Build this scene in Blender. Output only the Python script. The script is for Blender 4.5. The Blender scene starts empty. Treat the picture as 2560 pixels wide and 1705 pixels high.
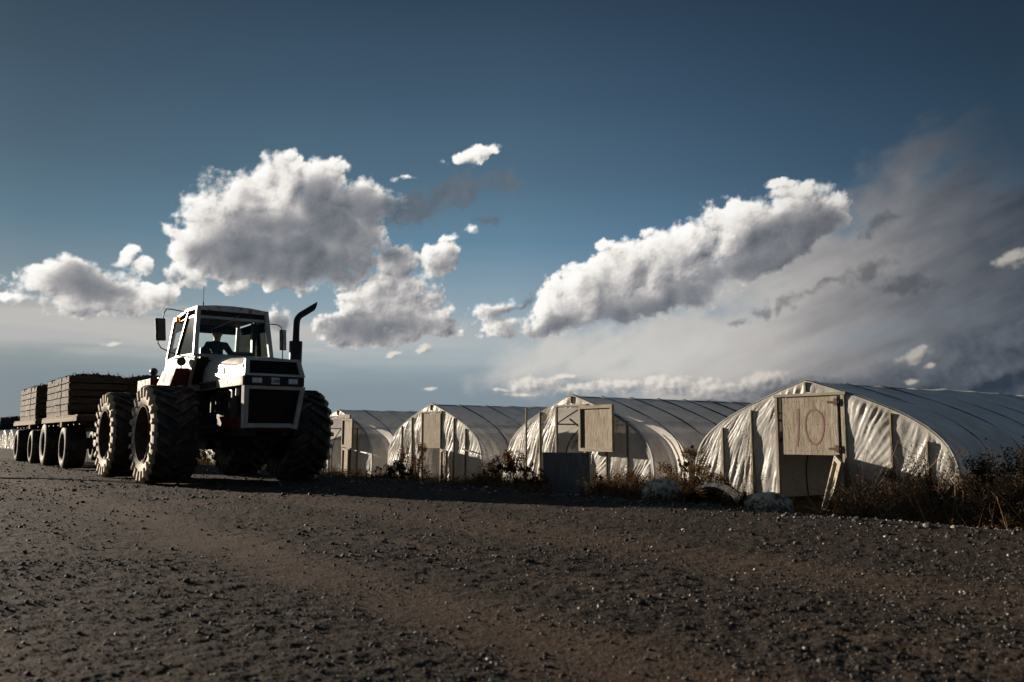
import bpy, bmesh, math, random
import numpy as np
from mathutils import Vector, Matrix
random.seed(7)
R = math.radians
C = bpy.context.scene.collection
sc = bpy.context.scene

# ------------------------------------------------------------------ camera
# The camera stands on the gravel road.  "Road frame": s runs along the road
# towards the viewer's right, t runs across it towards the greenhouses.
CAM_H = 0.85
F_PX = 2150.0                     # focal length in pixels of a 2560 px wide frame
PITCH = math.atan(242.5 / F_PX)
TH = R(36.5)
AX, BX = Vector((math.sin(TH), -math.cos(TH), 0)), Vector((math.cos(TH), math.sin(TH), 0))
ROAD_ROT = math.atan2(AX.y, AX.x)
def P(s, t, z=0.0):
    return AX * s + BX * t + Vector((0, 0, z))
cam = bpy.data.cameras.new('camera')
camo = bpy.data.objects.new('camera', cam); C.objects.link(camo)
cam.sensor_width = 36.0
cam.lens = 36.0 * F_PX / 2560.0
cam.clip_start = 0.05; cam.clip_end = 9000
camo.location = (0, 0, CAM_H)
camo.rotation_euler = (math.pi / 2 + PITCH, 0, 0)
cam.dof.use_dof = True; cam.dof.focus_distance = 15.5; cam.dof.aperture_fstop = 2.8
sc.camera = camo

sc.view_settings.view_transform = 'Standard'
sc.view_settings.look = 'None'
EXPO = 1.1
sc.view_settings.exposure = EXPO
sc.view_settings.gamma = 1.0
sc.cycles.max_bounces = 8
sc.cycles.transparent_max_bounces = 16
sc.cycles.use_denoising = True

# ------------------------------------------------------------------ sun
SUN_EL = R(10.6)
SUN_DIR = (-(AX * 0.938 + BX * 0.347)).normalized()       # horizontal direction towards the sun
sund = Vector((SUN_DIR.x * math.cos(SUN_EL), SUN_DIR.y * math.cos(SUN_EL), math.sin(SUN_EL)))
sl = bpy.data.lights.new('sun', 'SUN'); sl.energy = 5.0; sl.angle = R(0.5); sl.color = (1.0, 0.87, 0.71)
so = bpy.data.objects.new('sun', sl); C.objects.link(so)
so.rotation_euler = sund.to_track_quat('Z', 'Y').to_euler()

# ------------------------------------------------------------------ node expression helper
class X:
    """a node socket with arithmetic"""
    nt = None
    def __init__(s, v): s.v = v
    @staticmethod
    def math(op, a, b=None, c=None, clamp=False):
        n = X.nt.nodes.new('ShaderNodeMath'); n.operation = op; n.use_clamp = clamp
        for i, q in enumerate((a, b, c)):
            if q is None: continue
            if isinstance(q, X): X.nt.links.new(q.v, n.inputs[i])
            else: n.inputs[i].default_value = q
        return X(n.outputs[0])
    def __add__(a, b): return X.math('ADD', a, b)
    def __radd__(a, b): return X.math('ADD', b, a)
    def __sub__(a, b): return X.math('SUBTRACT', a, b)
    def __rsub__(a, b): return X.math('SUBTRACT', b, a)
    def __mul__(a, b): return X.math('MULTIPLY', a, b)
    def __rmul__(a, b): return X.math('MULTIPLY', b, a)
    def __truediv__(a, b): return X.math('DIVIDE', a, b)
    def clamp(a): return X.math('ADD', a, 0.0, clamp=True)
def xmax(a, b): return X.math('MAXIMUM', a, b)
def xsmax(a, b, k): return X.math('SMOOTH_MAX', a, b, k)
def smooth(a, lo, hi, to0=0.0, to1=1.0):
    n = X.nt.nodes.new('ShaderNodeMapRange'); n.interpolation_type = 'SMOOTHSTEP'
    X.nt.links.new(a.v, n.inputs['Value'])
    for k, q in (('From Min', lo), ('From Max', hi), ('To Min', to0), ('To Max', to1)): n.inputs[k].default_value = q
    return X(n.outputs['Result'])
def lin(c):     # sRGB 0-255 -> linear
    return tuple(((v / 255) / 12.92 if v / 255 <= 0.04045 else ((v / 255 + 0.055) / 1.055) ** 2.4) for v in c)
def mixc(f, a, b, mode='MIX'):
    n = X.nt.nodes.new('ShaderNodeMix'); n.data_type = 'RGBA'; n.blend_type = mode
    for sock, q in ((n.inputs[0], f), (n.inputs[6], a), (n.inputs[7], b)):
        if isinstance(q, X): X.nt.links.new(q.v, sock)
        elif isinstance(q, (int, float)): sock.default_value = q
        else: sock.default_value = (*q, 1)
    return X(n.outputs[2])
def vec(x, y, z=0.0):
    n = X.nt.nodes.new('ShaderNodeCombineXYZ')
    for i, q in enumerate((x, y, z)):
        if isinstance(q, X): X.nt.links.new(q.v, n.inputs[i])
        else: n.inputs[i].default_value = q
    return X(n.outputs[0])
def vmath(op, a, b=None):
    n = X.nt.nodes.new('ShaderNodeVectorMath'); n.operation = op
    for i, q in enumerate((a, b)):
        if q is None: continue
        if isinstance(q, X): X.nt.links.new(q.v, n.inputs[i])
        elif isinstance(q, (int, float)): n.inputs[3].default_value = q
        else: n.inputs[i].default_value = q
    return X(n.outputs[1] if op in ('LENGTH', 'DOT_PRODUCT', 'DISTANCE') else n.outputs[0])
def noise(v, scale, detail=4.0, rough=0.5, dist=0.0, out=0, lac=2.0, dim='3D'):
    n = X.nt.nodes.new('ShaderNodeTexNoise'); n.noise_dimensions = dim
    if v is not None: X.nt.links.new(v.v, n.inputs['Vector'])
    n.inputs['Scale'].default_value = scale; n.inputs['Detail'].default_value = detail
    n.inputs['Roughness'].default_value = rough; n.inputs['Distortion'].default_value = dist
    n.inputs['Lacunarity'].default_value = lac
    return X(n.outputs[out])
def ramp(f, stops, interp='LINEAR'):
    n = X.nt.nodes.new('ShaderNodeValToRGB'); n.color_ramp.interpolation = interp
    X.nt.links.new(f.v, n.inputs[0]); e = n.color_ramp.elements
    while len(e) < len(stops): e.new(0.5)
    for k, (p, c) in enumerate(stops): e[k].position = p; e[k].color = (*c, 1)
    return X(n.outputs[0])
# ------------------------------------------------------------------ clouds: fields over azimuth / elevation (degrees)
def _h(ix, iy, seed):
    n = (ix.astype(np.int64) * 374761393 + iy.astype(np.int64) * 668265263 + seed * 974634777) & 0xFFFFFFFF
    n = ((n ^ (n >> 13)) * 1274126177) & 0xFFFFFFFF
    n = ((n ^ (n >> 15)) * 2246822519) & 0xFFFFFFFF
    return (n ^ (n >> 16)) & 0xFFFFFFFF
def vnoise(x, y, seed):                       # gradient noise, about -1..1
    ix, iy = np.floor(x), np.floor(y); fx, fy = x - ix, y - iy
    ux, uy = fx * fx * fx * (fx * (fx * 6 - 15) + 10), fy * fy * fy * (fy * (fy * 6 - 15) + 10)
    def gr(a, b):
        t = _h(ix + a, iy + b, seed) * (2 * math.pi / 4294967296.0)
        return np.cos(t) * (fx - a) + np.sin(t) * (fy - b)
    a = gr(0, 0) * (1 - ux) + gr(1, 0) * ux; b = gr(0, 1) * (1 - ux) + gr(1, 1) * ux
    return (a * (1 - uy) + b * uy) * 1.5
def fbm(x, y, f, octv, gain=0.5, seed=1):
    r = np.zeros_like(x); a = 1.0; t = 0
    for k in range(octv):
        r += a * vnoise(x * f + 17.3 * k, y * f - 9.1 * k, seed + k); t += a; a *= gain; f *= 2.03
    return r / t
def worley(x, y, seed):                       # distance to nearest feature point
    ix, iy = np.floor(x), np.floor(y); d = np.full(x.shape, 9.0)
    for a in (-1, 0, 1):
        for b in (-1, 0, 1):
            h = _h(ix + a, iy + b, seed); h2 = _h(ix + a, iy + b, seed + 77)
            px = ix + a + h / 4294967296.0; py = iy + b + h2 / 4294967296.0
            d = np.minimum(d, (px - x) ** 2 + (py - y) ** 2)
    return np.sqrt(d)
def puff(x, y, f, octv, gain=0.55, seed=5):   # rounded lumps, about -0.5..0.5
    r = np.zeros_like(x); a = 1.0; t = 0
    for k in range(octv):
        r += a * (0.5 - worley(x * f + 3.7 * k, y * f + 1.9 * k, seed + 13 * k)); t += a; a *= gain; f *= 2.1
    return r / t
def blur(f, r):
    """two passes of a box filter"""
    for _ in range(2):
        for ax in (0, 1):
            c = np.cumsum(np.pad(f, [(r + 1, r) if k == ax else (0, 0) for k in (0, 1)], 'edge'), ax)
            n = f.shape[ax]; f = (np.take(c, range(2 * r + 1, n + 2 * r + 1), ax) - np.take(c, range(0, n), ax)) / (2 * r + 1)
    return f
def sst(x, a, b):
    t = np.clip((x - a) / (b - a), 0, 1); return t * t * (3 - 2 * t)
def dirpx(u, v):
    """point of the sky seen in the photograph -> its azimuth / elevation in degrees"""
    d = Matrix.Rotation(PITCH, 3, 'X') @ Vector((u - 1280, F_PX, -(v - 852.5))).normalized()
    return math.degrees(math.atan2(d.x, d.y)), math.degrees(math.asin(d.z))
def field(x, y, lst, k=0.12):
    """soft union of ellipses (cx cy rx ry rot amp), 1 in the middle, 0 on the rim"""
    acc = np.full(x.shape, -3.0)
    for b in lst:
        cx, cy, rx, ry, rot = b[:5]; amp = b[5] if len(b) > 5 else 1.0
        a, e = dirpx(cx * 1.0875, cy * 1.0875)
        c, s_ = math.cos(R(rot)), math.sin(R(rot))
        X0, Y0 = x - a, y - e
        qx, qy = (X0 * c + Y0 * s_) / (rx * 0.0275), (-X0 * s_ + Y0 * c) / (ry * 0.0275)
        q = (1 - np.sqrt(qx * qx + qy * qy)) * amp * min(1.0, (min(rx, ry) / 60.0) ** 0.5)
        h = np.clip(0.5 + 0.5 * (q - acc) / k, 0, 1)
        acc = acc * (1 - h) + q * h + k * h * (1 - h)
    return acc
CUM = [
 (640, 505, 225, 120, 0), (655, 425, 70, 72, 0), (740, 420, 56, 66, 0), (845, 465, 78, 60, -10), (505, 500, 90, 72, 20),
 (455, 565, 66, 66, 0), (600, 600, 200, 62, -4), (770, 570, 130, 90, 0), (405, 540, 46, 18, -14), (570, 445, 60, 40, 20),
 (900, 700, 130, 92, 8), (1010, 600, 38, 60, -10), (915, 610, 66, 54, 0), (840, 762, 115, 40, 0), (985, 740, 84, 46, 0),
 (170, 655, 135, 58, 0), (40, 692, 46, 16, 0), (200, 695, 130, 34, 0), (100, 630, 60, 18, 14), (350, 685, 70, 36, 20),
 (292, 585, 30, 18, 30), (325, 613, 28, 18, 20), (630, 738, 36, 40, 0), (540, 660, 40, 16, 10), (680, 660, 80, 18, 0),
 (1095, 356, 64, 20, 24), (1078, 530, 24, 18, 0), (928, 405, 26, 8, 0), (425, 640, 46, 26, -20), (1030, 540, 26, 10, 0),
 (1135, 718, 66, 28, 20), (1150, 757, 60, 26, 10),
 (1320, 695, 125, 70, 18), (1420, 635, 120, 80, 20), (1560, 590, 150, 84, 18), (1700, 530, 120, 78, 18), (1830, 505, 120, 70, 12),
 (1840, 450, 70, 26, 10), (1270, 745, 100, 30, 8), (1500, 690, 180, 46, 10), (1755, 590, 190, 44, 20), (1390, 560, 34, 18, 0), (1800, 425, 46, 12, 0),
]
DARK = [
 (650, 590, 230, 62, -3), (800, 510, 120, 90, 0), (735, 450, 50, 50, -30), (640, 520, 90, 30, 10), (740, 620, 130, 40, 0),
 (190, 650, 90, 42, -8, 1.2), (265, 672, 70, 24, -8, 1.2), (860, 752, 130, 30, 3), (905, 585, 50, 32, 0), (640, 735, 22, 24, 0),
 (1860, 545, 160, 62, 8, 1.2), (1760, 590, 160, 44, 20, 1.2), (1480, 710, 210, 34, 10), (1280, 750, 110, 22, 10, 1.2), (1620, 660, 130, 30, 12), (930, 490, 70, 60, 0), (1150, 722, 50, 22, 20),
]
CUM2 = [
 (1230, 882, 74, 22, 4), (1205, 903, 60, 10, 0), (1330, 896, 70, 16, 0), (1420, 890, 80, 22, 0), (1530, 886, 90, 26, 4), (1640, 892, 100, 28, 0),
 (1150, 893, 30, 5, 0), (975, 805, 28, 12, 10), (905, 815, 30, 9, 20), (990, 893, 26, 5, 10), (255, 790, 30, 6, 0), (1760, 876, 70, 26, 10), (1300, 868, 40, 10, 0),
 (2100, 815, 40, 20, 20), (2140, 838, 18, 10, 0), (2095, 875, 18, 8, 0), (2335, 595, 56, 20, 10),
]
SCR = [
 (950, 480, 120, 44, 16, 1.2), (1050, 440, 100, 40, 14, 1.2), (1165, 425, 56, 24, 8), (1120, 505, 40, 14, 0), (905, 578, 44, 24, 0),
 (2000, 620, 70, 32, 20), (1820, 697, 44, 18, 30), (1757, 712, 32, 20, 0), (1697, 738, 34, 12, 0), (2080, 655, 84, 26, 0), (2030, 512, 50, 18, 30), (1900, 655, 60, 12, 24),
 (408, 642, 46, 18, -20), (1190, 700, 54, 10, 20),
]
VEIL = [
 (1980, 650, 520, 170, 14, 1.3), (1640, 800, 440, 110, 6, 1.4), (2320, 600, 300, 170, 0, 1.1), (1480, 860, 330, 70, 0), (2090, 430, 200, 90, 40, .8), (2400, 800, 400, 200, 0, 1.2), (1900, 880, 520, 90, 0, 1.3), (1330, 820, 200, 70, 0, .9), (2150, 520, 330, 130, 20, 1.0),
]
BANK = [(2260, 855, 280, 62, 6), (1880, 908, 230, 34, 0), (2340, 800, 160, 70, 0), (1640, 928, 150, 12, 0), (2620, 840, 300, 120, 0)]
LDIR = (-0.80, 0.60)
def solve_clouds(az, el):
    """az, el: regular grids (rows of equal elevation).  -> premultiplied colour and cover, linear"""
    wx = fbm(az, el, 0.42, 5, 0.5, 21); wy = fbm(az, el, 0.42, 5, 0.5, 41)
    px, py = az + 1.1 * wx, el + 0.9 * wy
    det = puff(az + .35 * wx, el + .35 * wy, 0.75, 5, 0.58, 5); fine = fbm(az, el, 1.6, 6, 0.6, 61)
    step_a = az[0, 1] - az[0, 0]; step_e = el[1, 0] - el[0, 0]
    def shift(f, t):                      # value one light step away, f(p + LDIR * t)
        j = int(round(LDIR[0] * t / step_a)); i = int(round(LDIR[1] * t / step_e))
        return np.roll(np.roll(f, -j, 1), -i, 0)
    def lerp(c0, c1, f): return c0 + (c1 - c0) * f[..., None]
    def cr(f, stops):
        p = [s_[0] for s_ in stops]; c = np.array([lin(s_[1]) for s_ in stops])
        return np.stack([np.interp(f, p, c[:, k]) for k in range(3)], -1)
    col = np.zeros(az.shape + (3,)); A = np.zeros(az.shape)
    def over(c, a):
        nonlocal col, A
        a = np.clip(a, 0, 1); col = col * (1 - a[..., None]) + c * a[..., None]; A = A * (1 - a) + a
    # stratus bands low on the left, and a thin streak above them
    st = fbm(az * 0.12, el * 1.1, 1.0, 6, .6, 111)
    q = sst(el + st * 1.2, 4.6, 6.6) * (1 - sst(el + st * 1.2, 6.8, 8.6)) * (1 - sst(az, -20, 6, ) * 0.85) * (1 - sst(az, 4, 10))
    over(np.array(lin((196, 192, 187))) + 0 * col, q * 0.85)
    q = sst(field(az, el, [(100, 768, 200, 24, -3)], .1) * 1.3 + st * 1.1 + fine * .15, 0.0, 0.7)
    over(np.array(lin((180, 180, 182))) + 0 * col, q * 0.75)
    q = (1 - sst(el + st * .8, 3.0, 5.4)) * (1 - sst(az, 4, 18))
    over(np.array(lin((120, 136, 149))) + 0 * col, q * 0.6)
    # veil
    ra, re = az * .93 + el * .37, (el * .93 - az * .37); vn = fbm(ra * 0.35, re * 1.2, 0.30, 6, 0.5, 81); vn2 = fbm(ra * .5, re, 0.7, 6, 0.5, 91)
    vb = field(az + 2.4 * wx, el + 1.4 * wy, VEIL, 0.4)
    vm = sst(vb + vn * 0.8 + vn2 * .25, -0.25, 0.75) * 0.93
    sh = sst(az + vn * 6 - (el - 8) * 0.1, 6, 36) + vn2 * 0.06 + det * .04
    sh = sh + 0.10 * sst(el, 12.0, 17) + .22 * (1 - sst(el, 1.5, 4.5)) 
    over(cr(sh, [(0, (206, 203, 198)), (.25, (186, 182, 178)), (.5, (150, 147, 147)), (.75, (108, 110, 115)), (1, (60, 68, 80))]), vm)
    # dark bank low on the right
    bk = field(px, py, BANK, 0.25); bd = bk * 1.2 + det * 0.6
    over(cr(0.5 + (bd - shift(bd, .5)) * 1.5 + fine * .1, [(0, (46, 57, 71)), (1, (96, 102, 111))]), sst(bd, -0.06, 0.5) * 0.85)
    # far cumulus row
    c2 = field(az + .5 * wx, el + .35 * wy, CUM2, 0.12); d2 = c2 * 1.5 + puff(az, el, 1.5, 4, .6, 15) * 0.6 + fine * .12
    l2 = 0.55 + (d2 - shift(d2, .35)) * 1.3
    dim = 1 - 0.42 * sst(az, 9, 24)
    over(cr(l2, [(0, (128, 134, 142)), (.5, (184, 181, 177)), (1, (232, 224, 214))]) * dim[..., None], sst(d2, 0.0, 0.45) * 0.85)
    # cumulus
    body = field(px, py, CUM, 0.12)
    soft = sst(fbm(az, el, 0.33, 3, .5, 101), -0.25, 0.45)           # where the outline frays
    D = body * 1.30 + 0.03 + det * (0.70 - .15 * soft) + fine * (0.10 + 0.40 * soft)
    cov = sst(D / (0.20 + 0.50 * soft ** 1.3), 0, 1)
    thick = np.clip(D, 0, 1.2)
    big = puff(az + .8 * wx, el + .8 * wy, 0.38, 3, 0.5, 25)
    hgt = np.sqrt(thick + 1e-3) + big * 0.95 + (det - .35 * puff(az + .35 * wx, el + .35 * wy, 3.3, 3, .58, 31)) * 0.40 + fine * 0.02      # relief of the side we see
    tau = np.zeros_like(D); n = 24
    for k in range(1, n + 1):
        tau += shift(np.clip(D, 0, 1.0), 0.2 * k * (1 + k * 0.04)) * (0.2 * (1 + k * 0.08))
    T = np.exp(-tau * 0.95)
    rs = (hgt - shift(hgt, 0.18)) * .8; rl = (hgt - shift(hgt, 0.55)) * 1.0
    dk = sst(field(px, py, DARK, 0.15) + big * 0.5 + det * .15, -0.2, 0.6)
    rim = 1 - sst(D, 0.02, 0.5)
    up = 1 - sst(body - shift(body, .6), -0.25, 0.1)
    lum = 0.52 + 0.42 * T + (rs * 0.60 + rl * 0.75) * (1 - 0.66 * dk) + 0.26 * rim * (1 - .3 * dk) - 0.40 * dk * (1 - .6 * rim) + fbm(az, el, .25, 3, .5, 7) * .2
    core = sst(D, .15, .7)
    lum = lum * (1 - core) + (blur(lum, 5) * .5 + lum * .5) * core
    cc = cr(lum, [(0, (96, 102, 110)), (.2, (128, 131, 137)), (.42, (160, 159, 161)), (.62, (196, 193, 191)), (.88, (240, 236, 230)), (1.2, (255, 253, 250))])
    dim = 1 - 0.35 * sst(az, 11, 27)
    over(cc * dim[..., None], cov)
    # unlit scraps in front
    s_ = field(px, py, SCR, 0.12) * 1.3 + det * 0.8 + fine * .6
    over(cr(0.5 + (rs + rl) * .4, [(0, (76, 88, 100)), (1, (116, 124, 133))]) * (1 - .6 * sst(az, 2, 24))[..., None], sst(s_, -0.1, 0.8) * (0.85 - .3 * sst(az, 4, 12)))
    return col, A
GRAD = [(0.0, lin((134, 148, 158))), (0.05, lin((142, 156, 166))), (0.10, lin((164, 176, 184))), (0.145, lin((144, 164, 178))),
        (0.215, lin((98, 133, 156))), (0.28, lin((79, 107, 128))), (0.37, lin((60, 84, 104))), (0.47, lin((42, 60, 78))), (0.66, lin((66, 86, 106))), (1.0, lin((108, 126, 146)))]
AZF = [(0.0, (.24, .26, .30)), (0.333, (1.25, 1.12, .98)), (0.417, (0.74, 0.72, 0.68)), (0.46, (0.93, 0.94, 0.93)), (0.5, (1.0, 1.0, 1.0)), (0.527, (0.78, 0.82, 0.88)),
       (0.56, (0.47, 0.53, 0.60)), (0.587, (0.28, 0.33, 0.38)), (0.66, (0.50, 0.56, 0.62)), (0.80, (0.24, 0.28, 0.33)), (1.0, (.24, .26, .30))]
def sky_np(az, el):
    g = cr(np.clip(el / 60, 0, 1), GRAD) * cr(np.clip((az + 180) / 360, 0, 1), AZF)
    return g
# ------------------------------------------------------------------ world and sky dome
def clear_sky(vecsock):
    """node graph of the clear sky: elevation gradient, azimuth falloff, a share of the physical sky"""
    sep = X.nt.nodes.new('ShaderNodeSeparateXYZ')
    n = X.nt.nodes.new('ShaderNodeVectorMath'); n.operation = 'NORMALIZE'; X.nt.links.new(vecsock, n.inputs[0])
    X.nt.links.new(n.outputs[0], sep.inputs[0])
    dx, dy, dz = (X(sep.outputs[i]) for i in range(3))
    az = X.math('ARCTAN2', dx, dy) * (180 / math.pi); el = X.math('ARCSINE', dz) * (180 / math.pi)
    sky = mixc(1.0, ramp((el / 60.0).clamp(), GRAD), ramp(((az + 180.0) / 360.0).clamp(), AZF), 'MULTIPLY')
    st = X.nt.nodes.new('ShaderNodeTexSky'); st.sky_type = 'NISHITA'; st.sun_disc = False
    st.sun_elevation = SUN_EL; st.sun_rotation = math.atan2(sund.x, sund.y); st.dust_density = 0.4; st.ozone_density = 2.0
    X.nt.links.new(n.outputs[0], st.inputs[0])
    return mixc(0.10, sky, mixc(1.0, X(st.outputs[0]), (0.1, 0.1, 0.1), 'MULTIPLY'))
W = bpy.data.worlds.new('World'); sc.world = W; W.use_nodes = True
nt = W.node_tree; nt.nodes.clear(); X.nt = nt
tc = nt.nodes.new('ShaderNodeTexCoord')
bg = nt.nodes.new('ShaderNodeBackground'); wo = nt.nodes.new('ShaderNodeOutputWorld')
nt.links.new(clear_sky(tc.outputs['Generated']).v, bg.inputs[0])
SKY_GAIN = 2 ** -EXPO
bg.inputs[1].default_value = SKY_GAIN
nt.links.new(bg.outputs[0], wo.inputs[0])
def mesh_np(name, V, F, mat=None, smooth=True, parent=None, attrs=None):
    """mesh object from arrays; F is (n,3) or (n,4)"""
    me = bpy.data.meshes.new(name); V = np.asarray(V, np.float32); F = np.asarray(F, np.int32)
    me.vertices.add(len(V)); me.vertices.foreach_set('co', V.ravel())
    k = F.shape[1]
    me.loops.add(F.size); me.loops.foreach_set('vertex_index', F.ravel())
    me.polygons.add(len(F)); me.polygons.foreach_set('loop_start', np.arange(0, F.size, k, dtype=np.int32))
    me.update(calc_edges=True)
    me.polygons.foreach_set('use_smooth', np.full(len(F), smooth))
    for an, (ty, arr) in (attrs or {}).items():
        at = me.attributes.new(an, ty, 'POINT'); at.data.foreach_set('color' if ty == 'FLOAT_COLOR' else 'value', np.asarray(arr, np.float32).ravel())
    if mat: me.materials.append(mat)
    o = bpy.data.objects.new(name, me); C.objects.link(o); o.parent = parent
    return o
def grid_faces(nr, nc):
    i = np.arange(nr - 1)[:, None] * nc + np.arange(nc - 1)[None, :]
    return np.stack([i, i + 1, i + nc + 1, i + nc], -1).reshape(-1, 4)
# the cloud field is solved on an even grid and carried by a distant dome (a sheet of sky 5 km away)
ga = np.arange(-48, 60.01, 0.06); ge = np.arange(-1.5, 32, 0.06)
GA, GE = np.meshgrid(ga, ge)
col, A = solve_clouds(GA, GE)
fade = sst(GA, -48, -44) * (1 - sst(GA, 50, 59)) * (1 - sst(GE, 29, 31.9))
col = col * fade[..., None]; A = A * fade
rgba = np.concatenate([col, A[..., None]], -1).reshape(-1, 4)
ra, re_ = np.radians(GA), np.radians(GE); RD = 5000.0
V = np.stack([np.sin(ra) * np.cos(re_), np.cos(ra) * np.cos(re_), np.sin(re_)], -1).reshape(-1, 3) * RD
m = bpy.data.materials.new('sky'); m.use_nodes = True; X.nt = m.node_tree; X.nt.nodes.clear()
tc = X.nt.nodes.new('ShaderNodeTexCoord'); at = X.nt.nodes.new('ShaderNodeAttribute'); at.attribute_name = 'cloud'
em = X.nt.nodes.new('ShaderNodeEmission'); mo = X.nt.nodes.new('ShaderNodeOutputMaterial')
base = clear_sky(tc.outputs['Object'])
inv = 1.0 - X(at.outputs['Alpha'])
s_ = mixc(1.0, base, vec(inv, inv, inv), 'MULTIPLY')
s_ = mixc(1.0, s_, X(at.outputs['Color']), 'ADD')
X.nt.links.new(s_.v, em.inputs[0]); em.inputs[1].default_value = SKY_GAIN
X.nt.links.new(em.outputs[0], mo.inputs[0]); m.cycles.emission_sampling = 'NONE'
sky = mesh_np('sky', V, grid_faces(*GA.shape), m, attrs={'cloud': ('FLOAT_COLOR', rgba)})
sky.location = (0, 0, CAM_H); sky['kind'] = 'structure'
# ------------------------------------------------------------------ mesh and material helpers
def tag(o, label=None, cat=None, group=None, kind=None):
    if label: o['label'] = label
    if cat: o['category'] = cat
    if group: o['group'] = group
    if kind: o['kind'] = kind
    return o
def thing(name, label, cat, loc, rz=ROAD_ROT, group=None):
    o = bpy.data.objects.new(name, None); C.objects.link(o); o.empty_display_size = .2
    o.location = loc; o.rotation_euler = (0, 0, rz)
    return tag(o, label, cat, group)
class MB:
    """collects boxes, bars, tubes ... into one mesh"""
    def __init__(s): s.v = []; s.f = []; s.m = []
    def add(s, vs, fs, mi=0):
        n = len(s.v); s.v += [tuple(v) for v in vs]; s.f += [tuple(i + n for i in f) for f in fs]; s.m += [mi] * len(fs)
    def hexa(s, a, mi=0):       # 8 corners: bottom 4 (ccw), top 4
        s.add(a, [(3, 2, 1, 0), (4, 5, 6, 7), (0, 1, 5, 4), (1, 2, 6, 5), (2, 3, 7, 6), (3, 0, 4, 7)], mi)
    def box(s, x0, x1, y0, y1, z0, z1, mi=0, b=0.0, jit=0.0):
        if x1 < x0: x0, x1 = x1, x0
        if y1 < y0: y0, y1 = y1, y0
        if z1 < z0: z0, z1 = z1, z0
        b = min(b, (x1 - x0) * .45, (y1 - y0) * .45, (z1 - z0) * .45)
        j = lambda: random.uniform(-jit, jit)
        if b <= 0:
            s.hexa([(x0 + j(), y0 + j(), z0 + j()), (x1 + j(), y0 + j(), z0 + j()), (x1 + j(), y1 + j(), z0 + j()), (x0 + j(), y1 + j(), z0 + j()),
                    (x0 + j(), y0 + j(), z1 + j()), (x1 + j(), y0 + j(), z1 + j()), (x1 + j(), y1 + j(), z1 + j()), (x0 + j(), y1 + j(), z1 + j())], mi)
            return
        bm = bmesh.new(); bmesh.ops.create_cube(bm, size=1)
        for v in bm.verts: v.co = Vector(((x0 + x1) / 2 + v.co.x * (x1 - x0), (y0 + y1) / 2 + v.co.y * (y1 - y0), (z0 + z1) / 2 + v.co.z * (z1 - z0)))
        bmesh.ops.bevel(bm, geom=list(bm.edges), offset=b, segments=2, affect='EDGES', profile=0.5)
        s.frombm(bm, mi)
    def frombm(s, bm, mi=0):
        bm.verts.index_update()
        s.add([v.co[:] for v in bm.verts], [[v.index for v in f.verts] for f in bm.faces], mi); bm.free()
    def bar(s, a, b, w, h, up=(0, 0, 1), mi=0, bev=0.0):
        """rectangular bar from a to b"""
        a, b = Vector(a), Vector(b); d = (b - a).normalized(); up = Vector(up)
        if abs(d.dot(up)) > .98: up = Vector((1, 0, 0))
        sx = d.cross(up).normalized() * (w / 2); sz = sx.cross(d).normalized() * (h / 2)
        s.hexa([a - sx - sz, a + sx - sz, b + sx - sz, b - sx - sz, a - sx + sz, a + sx + sz, b + sx + sz, b - sx + sz], mi)
    def tube(s, pts, r, n=8, mi=0, cap=True):
        pts = [Vector(p) for p in pts]; rs = r if isinstance(r, (list, tuple)) else [r] * len(pts)
        base = len(s.v); ref = None
        for i, p in enumerate(pts):
            d = ((pts[min(i + 1, len(pts) - 1)] - pts[max(i - 1, 0)])).normalized()
            if ref is None: ref = Vector((0, 0, 1)) if abs(d.z) < .9 else Vector((1, 0, 0))
            u = d.cross(ref).normalized(); w = u.cross(d).normalized(); ref = w
            for k in range(n):
                t = 2 * math.pi * k / n
                s.v.append(tuple(p + (u * math.cos(t) + w * math.sin(t)) * rs[i]))
        for i in range(len(pts) - 1):
            for k in range(n):
                a, b = base + i * n + k, base + i * n + (k + 1) % n
                s.f.append((a, b, b + n, a + n)); s.m.append(mi)
        if cap:
            s.f.append(tuple(base + k for k in range(n))[::-1]); s.m.append(mi)
            s.f.append(tuple(base + (len(pts) - 1) * n + k for k in range(n))); s.m.append(mi)
    def lathe(s, prof, n=48, axis='Y', c=(0, 0, 0), mi=0, mfun=None):
        """profile of (along, radius) turned about an axis"""
        base = len(s.v); c = Vector(c)
        for (y, r) in prof:
            for k in range(n):
                t = 2 * math.pi * k / n; a, b = r * math.cos(t), r * math.sin(t)
                s.v.append(tuple(c + (Vector((a, y, b)) if axis == 'Y' else Vector((a, b, y)) if axis == 'Z' else Vector((y, a, b)))))
        for i in range(len(prof) - 1):
            for k in range(n):
                a, b = base + i * n + k, base + i * n + (k + 1) % n
                s.f.append((a, b, b + n, a + n)); s.m.append(mfun(i) if mfun else mi)
    def prism(s, poly, y0, y1, mi=0):
        """polygon in x,z extruded along y"""
        n = len(poly)
        s.add([(x, y0, z) for x, z in poly] + [(x, y1, z) for x, z in poly],
              [tuple(range(n)), tuple(range(2 * n - 1, n - 1, -1))] + [(i, i + n, (i + 1) % n + n, (i + 1) % n) for i in range(n)], mi)
    def split(s, name, mats, parent=None, **kw):
        """each connected piece becomes a mesh object of its own"""
        par = list(range(len(s.v)))
        def find(a):
            while par[a] != a: par[a] = par[par[a]]; a = par[a]
            return a
        for f in s.f:
            r0_ = find(f[0])
            for q in f[1:]: par[find(q)] = r0_
        grp = {}
        for f in s.f: grp.setdefault(find(f[0]), []).append(f)
        res = []
        for fs in grp.values():
            idx = {}; m_ = MB()
            for f in fs:
                for q in f:
                    if q not in idx: idx[q] = len(m_.v); m_.v.append(s.v[q])
                m_.f.append(tuple(idx[q] for q in f)); m_.m.append(0)
            res.append(m_.build(name, mats, parent, **kw))
        return res
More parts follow.
